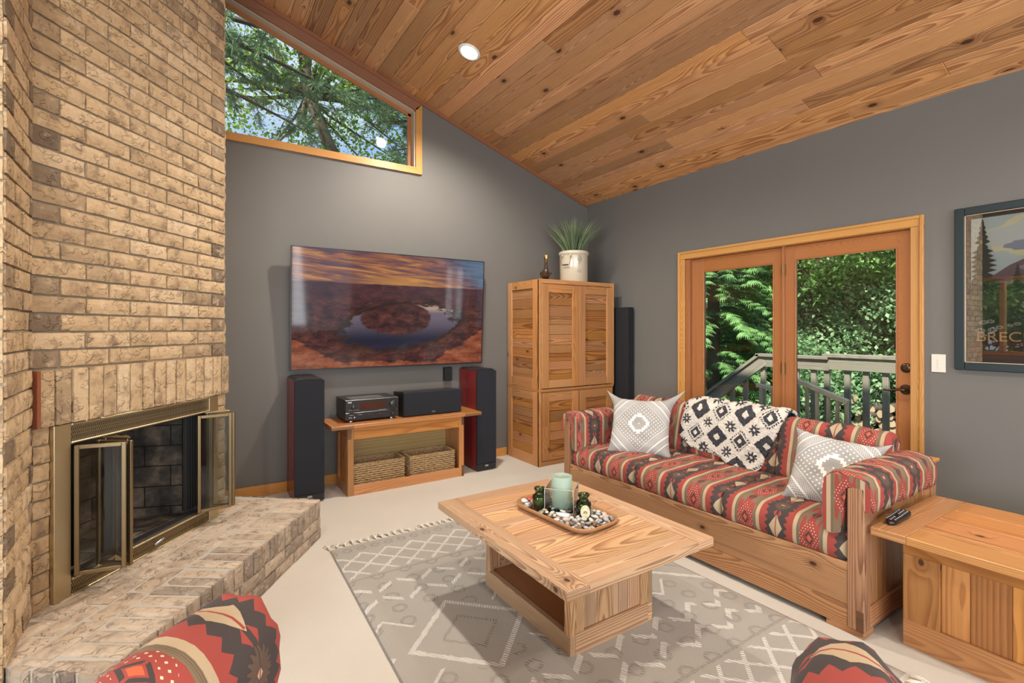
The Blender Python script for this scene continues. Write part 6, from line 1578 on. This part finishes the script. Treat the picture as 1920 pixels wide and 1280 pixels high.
# deck, railing, stair handrail
def deck():
    d = MB()
    for i in range(15): d.box((X1 + .15 + i * .143, .2, -.09), (X1 + .15 + i * .143 + .137, 3.75, -.055), 'y')
    d.box((X1 + .15, .2, -.28), (6.25, .24, -.09), 'x'); d.box((X1 + .15, 3.71, -.28), (6.25, 3.75, -.09), 'x'); d.box((6.20, .2, -.28), (6.25, 3.75, -.09), 'y')
    for y in (.3, 3.6): d.box((6.08, y, -1.35), (6.20, y + .1, -.09), 'z')
    struct(d.build('deck', W_DECK, bevel=.003))
    root = thing('deck_railing', 'weathered wooden deck railing outside the glass door', 'railing', (6.0, 2.2, -.05)); xx = 6.0
    c = MB(); c.box((xx - .07, .3, 1.035), (xx + .08, 2.72, 1.075), 'y'); c.box((xx - .075, 2.66, 1.008), (xx + .075, 3.50, 1.045), 'y'); c.build('cap_rail', W_DECK, root, bevel=.004)
    c = MB(); c.box((xx - .045, .3, .90), (xx - .005, 2.66, 1.035), 'y'); c.box((xx - .04, 2.66, .885), (xx, 3.44, 1.008), 'y'); c.build('upper_rail', W_DECK, root, bevel=.003)
    for y in (.45, .66, .88, 1.1, 1.32, 1.53, 1.74, 1.94, 2.139, 2.316, 2.494, 2.699, 2.84, 3.031, 3.44): b = MB(); b.box((xx - .005, y - .028, -.05), (xx + .035, y + .028, .99), 'z'); b.build('baluster', W_DECK, root, bevel=.002)
    root = thing('stair_railing', 'sloping stair handrail running down to the left beyond the deck railing', 'railing', (6.0, 4.2, -.4)); m = MB()
    y0, z0, y1, z1 = 3.47, 1.045, 4.75, .075; L = math.hypot(y1 - y0, z1 - z0); Ms = Matrix.Translation((xx, y0, z0)) @ Matrix.Rotation(math.atan2(z1 - z0, y1 - y0), 4, 'X')
    m.box((-.075, 0, -.038), (.075, L, 0), 'y', Ms); m.build('cap_rail', W_DECK, root, bevel=.003); m = MB(); m.box((-.045, 0, -.17), (-.005, L, -.038), 'y', Ms); m.build('upper_rail', W_DECK, root, bevel=.003)
    for y in (3.674, 3.861, 4.075, 4.28, 4.5): z = z0 + (z1 - z0) * (y - y0) / (y1 - y0); b = MB(); b.box((xx - .005, y - .028, z - 1.1), (xx + .035, y + .028, z - .06), 'z'); b.build('baluster', W_DECK, root, bevel=.002)
    root = thing('gate_railing', 'lower pale wooden rail with thin balusters standing on the deck', 'railing', (5.3, 2.6, -.05)); m = MB(); P0, P1 = (3.10, .742), (2.19, .672)
    y0, z0, y1, z1 = 2.75, .845, 2.19, .665; L = math.hypot(y1 - y0, z1 - z0)
    m = MB(); Ms = Matrix.Translation((5.3, 2.56, .800)) @ Matrix.Rotation(math.atan2(.800 - .667, 2.56 - 2.19), 4, 'X'); m.box((-.03, -.40, -.045), (.03, 0, 0), 'y', Ms); Ms = Matrix.Translation((5.3, 2.75, .850)) @ Matrix.Rotation(math.atan2(.05, .19), 4, 'X'); m.box((-.03, -.20, -.04), (.03, 0, 0), 'y', Ms)
    Ms = Matrix.Translation((5.3, 3.10, .745)) @ Matrix.Rotation(math.atan2(.045, .35), 4, 'X'); m.box((-.03, -.36, -.04), (.03, 0, 0), 'y', Ms); m.build('hand_rail', W_SIDE if False else PALE, root, bevel=.003)
    for y, z in ((3.06, .70), (2.93, .69), (2.715, .80), (2.571, .755), (2.473, .74), (2.369, .70), (2.287, .67), (2.205, .64)): b = MB(); b.box((5.29, y - .016, -.05), (5.315, y + .016, z), 'z'); b.build('baluster', PALE, root, bevel=.002)
PALE = wood('pale_gate_wood', (.58, .50, .36), (.38, .30, .19), ring=90, knots=0, contrast=.5, rough=.7, var=.5)
deck()
# firewood stacked beyond the deck
def firewood():
    rnd = random.Random(9); ends = Mat('cut_log_end', .8, .2); u, v = ends.uv(); x, y, z = ends.obj(); r, gg, bb = ends.rnd()
    nn = ends.noise(ends.vec(x, y, z), 30, 3); ends.base(ends.mix(nn, (.62, .46, .28), (.36, .26, .17))); protos = []
    for k in range(5):
        m = MB(); n = 10; ph = rnd.uniform(0, 6); rr = [1 + .12 * math.sin(2 * math.pi * i / n * 2 + ph) + rnd.uniform(-.05, .05) for i in range(n)]; A = [(0, rr[i] * math.cos(2 * math.pi * i / n), rr[i] * math.sin(2 * math.pi * i / n)) for i in range(n)]; B = [(4.5, a[1], a[2]) for a in A]
        m.grid([A, B], cv=True); m.face(A[::-1], mi=1); m.face(B, mi=1); o = m.build('firewood_log', [BARK, ends.m]); protos.append(o.data); bpy.data.objects.remove(o)
    y = 2.2; cols = 0
    while y < 4.55:
        z = -1.05; topz = .10 + .12 * math.sin(y * 3) - max(0, y - 3.9) * .9
        while z < topz:
            r = rnd.uniform(.045, .095); o = bpy.data.objects.new('firewood_log', protos[rnd.randrange(5)]); COL.objects.link(o); o.scale = (r * 1.5, r, r * .95)
            o.location = (9.4 + rnd.uniform(-.08, .08), y + rnd.uniform(-.03, .03), z + r); o.rotation_euler = (rnd.uniform(0, 6), 0, R(rnd.uniform(-18, 8))); tag(o, 'cut firewood log with pale sawn end in the stack beyond the deck railing', 'firewood', 'firewood logs stacked beyond the deck'); z += r * 1.72
        y += .155
    for i, (yy, zz, a) in enumerate(((4.25, .22, 70), (3.75, .25, 80))): 
        o = bpy.data.objects.new('firewood_log', protos[i]); COL.objects.link(o); o.scale = (.22, .10, .10); o.location = (9.25, yy, zz - .05); o.rotation_euler = (0, .05, R(a)); tag(o, 'long grey log lying across the top of the firewood stack', 'firewood', 'long logs on the firewood stack')
firewood()
def rocks():
    rnd = random.Random(14)
    mt = plain('pale_rock', (.32, .31, .29), .9, bump=1, bscale=14)
    for i in range(26):
        m = MB(); n, k = 10, 7; ph = [rnd.uniform(0, 6) for _ in range(3)]; P = []
        for a in range(k + 1):
            t = math.pi * a / k; P.append([(math.sin(t) * math.cos(2 * math.pi * b / n) * (1 + .15 * math.sin(b * 2 + ph[0])), math.sin(t) * math.sin(2 * math.pi * b / n) * (1 + .15 * math.sin(b * 3 + ph[1])), .6 * math.cos(t) * (1 + .12 * math.sin(b * 2 + ph[2]))) for b in range(n)])
        m.grid(P, cv=True, smooth=False); o = m.build('rock', mt); s = rnd.uniform(.10, .24); o.scale = (s, s * rnd.uniform(.8, 1.4), s); o.location = (8.35 + rnd.uniform(-.35, .55), rnd.uniform(2.3, 4.6), -1.05 + rnd.uniform(0, .35)); o.rotation_euler = (0, 0, rnd.uniform(0, 6)); tag(o, 'pale grey rock on the slope in front of the firewood stack', 'rock', 'rocks below the firewood stack')
rocks()
# cedar with drooping sprays, left half of the door view
def cedar(loc, h, rad, seed, label):
    root = thing('cedar_tree', label, 'tree', loc); x, y, z = loc; t = MB(); t.tube([(x, y, z), (x + .05, y, z + h * .5), (x, y, z + h)], [.16, .11, .02], 12); t.build('trunk', BARK, root)
    rg = np.random.RandomState(seed); Vs, Fs, Cs = [], [], []; bm = MB(); off = 0
    for b in range(230):
        zz = z + .5 + (h - .6) * rg.rand(); a = rg.uniform(0, 2 * np.pi); L = rad * (1 - (zz - z) / h * .55) * rg.uniform(.6, 1.05); dr = np.array([np.cos(a), np.sin(a), 0.0])
        n = 9; ts = np.linspace(.25, 1, n); pts = np.array([x, y, zz]) + dr * (L * ts)[:, None] + np.array([0, 0, 1.0]) * (.20 * np.sin(ts * 2.6) - .35 * ts ** 2)[:, None]
        if b % 3 == 0: bm.tube([(x, y, zz)] + [tuple(p) for p in pts[::3]], [.02, .014, .01, .005], 5)
        side = np.cross(dr, [0, 0, 1.0]); cc = rg.uniform(0, 1)
        for p, tt in zip(pts, ts):
            for s in (-1, 1, 0):
                # a flat fan of narrow leaflets
                d0 = dr * .8 + side * s * .9 + np.array([0, 0, -.35]) + rg.normal(size=3) * .15; d0 /= np.linalg.norm(d0); sd = np.cross(d0, [0, 0, 1.0]); sd /= np.linalg.norm(sd) + 1e-9; nrm = np.cross(sd, d0); Lf = rg.uniform(.14, .24)
                for q in range(9):
                    an = (q - 4) * .22; rt = p + d0 * Lf * abs(q - 4) * .0 + d0 * Lf * .06 * q * 0; e = d0 * np.cos(an) + sd * np.sin(an); ll = Lf * (1 - .10 * abs(q - 4)) ; w = .011; st = p + d0 * Lf * .12 * (4 - abs(q - 4)) * .5
                    f = np.cross(e, nrm); tip = st + e * ll + np.array([0, 0, -.03]); Vs.append(np.array([st, st + e * ll * .5 + f * w, tip, st + e * ll * .5 - f * w])); Fs.append(np.arange(4) + off); off += 4; Cs.append(np.clip(cc * .6 + rg.uniform(0, .4) + (.15 if abs(q - 4) > 2 else 0), 0, 1))
    mesh_np('foliage', np.concatenate(Vs), np.array(Fs), np.array(Cs), G2, root); bm.build('branches', BARK, root)
cedar((8.3, 5.75, -1.3), 6.4, 1.75, 3, 'dense green cedar tree beyond the stairs, left pane of the glass door')
tree('maple_tree', 'broad-leaved tree with thick grey trunk beyond the deck', 'tree', (10.6, 5.25, -1.2), 7.5, .24, 3.4, (2.2, 2.4, 1.6), 150, 230, .30, .10, G1, 21, 'leafy trees beyond the deck', lean=(0, -.6), twigs=20)
tree('maple_tree', 'leafy shrubby tree with low branches right of the thick trunk', 'tree', (11.4, 3.2, -1.2), 5.5, .12, 1.7, (1.6, 2.2, 1.9), 190, 220, .26, .09, G5, 25, 'leafy trees beyond the deck')
for i, (x, y, zc, rx, ry, rz, m, s) in enumerate(((9.6, 4.75, .2, .9, .9, .95, G5, 31), (10.8, 1.2, .8, 1.6, 1.8, 1.9, G1, 33), (13.5, 5.0, 1.6, 1.6, 3.2, 3.0, G1, 35), (13.8, 9.5, 1.8, 1.8, 3.0, 3.3, G5, 37), (14.5, .0, 1.6, 1.8, 3.0, 3.0, G5, 39), (10.2, 8.8, .6, 1.8, 1.9, 2.0, G1, 43))):
    root = thing('leafy_shrub', ['low pale green shrub between the cedar and the firewood', 'dense shrub at the right edge of the door view', 'tall dark hedge tree in the depth behind the trunk', 'tall leafy thicket far left behind the cedar', 'tall leafy thicket far right behind the firewood', 'rounded leafy shrub left of the cedar tree'][i], 'shrub', (x, y, -1.2))
    t = MB(); t.tube([(x, y, -1.3), (x + .05, y, zc * .5 - .4), (x, y + .1, zc + rz * .4)], [.07, .05, .02], 8); t.build('trunk', BARK, root)
    P, C = clumps((x, y, zc), (rx, ry, rz), int(70 + rx * ry * rz * 12), 170, .27, s, shell=.35); leaves('foliage', P, .10 if x < 13 else .15, m, root, s); branches(root, (x, y, zc * .5 - .4), [tuple(c) for c in C[:10]], .03, s)
# trees seen through the clerestory window
def pine(loc, h, seed, label, zs, nb, reach, az):
    root = thing('pine_tree', label, 'tree', loc); x, y, z = loc; t = MB(); t.tube([(x, y, z), (x + .1, y, z + h * .6), (x, y, z + h)], [.20, .14, .03], 12); t.build('trunk', BARK, root)
    rg = np.random.RandomState(seed); bm = MB(); Vs, Fs, Cs = [], [], []; off = 0
    for b in range(nb):
        zz = zs[0] + (zs[1] - zs[0]) * b / max(1, nb - 1); a = az + rg.uniform(-.45, .45); L = reach * rg.uniform(.8, 1.05); d = np.array([np.cos(a), np.sin(a), -.14]); pts = [np.array([x, y, zz]) + d * L * t + np.array([0, 0, .35 * np.sin(t * 2.5)]) for t in np.linspace(0, 1, 9)]
        bm.tube([tuple(p) for p in pts], [.06 * (1 - t) + .010 for t in np.linspace(0, 1, 9)], 7)
        for k in range(34):
            t = .15 + .85 * rg.rand(); i = min(7, int(t * 8)); p = pts[i] + (pts[i + 1] - pts[i]) * (t * 8 - i); sd = rg.normal(size=3); sd[2] *= .5; sd[2] -= .25; sd /= np.linalg.norm(sd); tl = rg.uniform(.25, .6); tip = p + sd * tl + d * .2; bm.tube([tuple(p), tuple(p + (tip - p) * .5 + [0, 0, .02]), tuple(tip)], [.008, .005, .003], 4)
            for q in range(3):
                c = p + (tip - p) * (.4 + .3 * q); nn = 34; e = rg.normal(size=(nn, 3)) + (tip - p) / tl * 1.1; e /= np.linalg.norm(e, axis=1)[:, None]; l = rg.uniform(.09, .16, nn)[:, None]; s = np.cross(e, rg.normal(size=(nn, 3))); s /= np.linalg.norm(s, axis=1)[:, None]; w = .0055
                V = np.stack([c + s * w, c + e * l * .6 + s * w, c + e * l, c + e * l * .6 - s * w], 1); Vs.append(V.reshape(-1, 3)); Fs.append(np.arange(nn * 4).reshape(-1, 4) + off); off += nn * 4; Cs.append(rg.uniform(0, 1, nn))
    mesh_np('foliage', np.concatenate(Vs), np.concatenate(Fs), np.concatenate(Cs), G3, root); bm.build('branches', BARK, root)
pine((-2.6, 7.6, -1.3), 12, 51, 'tall pine reaching boughs across the high window from the left', (5.0, 8.2), 15, 5.6, .10)
pine((5.9, 8.9, -1.3), 11, 57, 'pine with boughs entering the high window from the right', (4.2, 6.6), 8, 3.4, 3.3)
def limb_tree():
    root = thing('maple_tree', 'bright leafed maple with crooked dark branches beyond the high window', 'tree', (.8, 11.2, -1.3)); t = MB(); t.tube([(3.2, 11.0, -1.3), (3.2, 11, 3), (2.9, 10.9, 4.4), (2.4, 10.8, 5.3), (2.1, 10.8, 6.0), (1.9, 10.9, 7.2), (1.4, 11, 9.4)], [.28, .22, .15, .12, .11, .10, .04], 12); t.build('trunk', BARK, root)
    P, C = clumps((1.9, 11.2, 6.9), (3.6, 1.4, 3.2), 230, 70, .24, 61, shell=.1); leaves('foliage', P, .080, G4, root, 62, .2, .8); branches(root, (2.0, 10.9, 6.2), [tuple(c) for c in C[:34]], .055, 63)
limb_tree()
# tree and hedge outside the left window (seen only as a reflection in the poster glass)
tree('oak_tree', 'leaning oak outside the left window, seen reflected in the poster glass', 'tree', (-6.6, 3.5, -.4), 7, .20, 3.2, (1.6, 2.6, 1.6), 60, 120, .30, .16, G1, 71, lean=(0, 1.6))
for i, (x, y) in enumerate(((-10.5, 2.0), (-10.5, 6.5), (-10, -2.5))):
    root = thing('leafy_shrub', ['broad hedge outside the left window', 'hedge beyond the left window towards the chimney', 'hedge beyond the left window towards the rear'][i], 'shrub', (x, y, -.4)); P, C = clumps((x, y, 1.6), (1.6, 2.8, 2.6), 90, 110, .36, 80 + i, shell=.3); leaves('foliage', P, .20, G1, root, 81 + i); branches(root, (x, y, 0), [tuple(c) for c in C[:10]], .04, 85 + i)
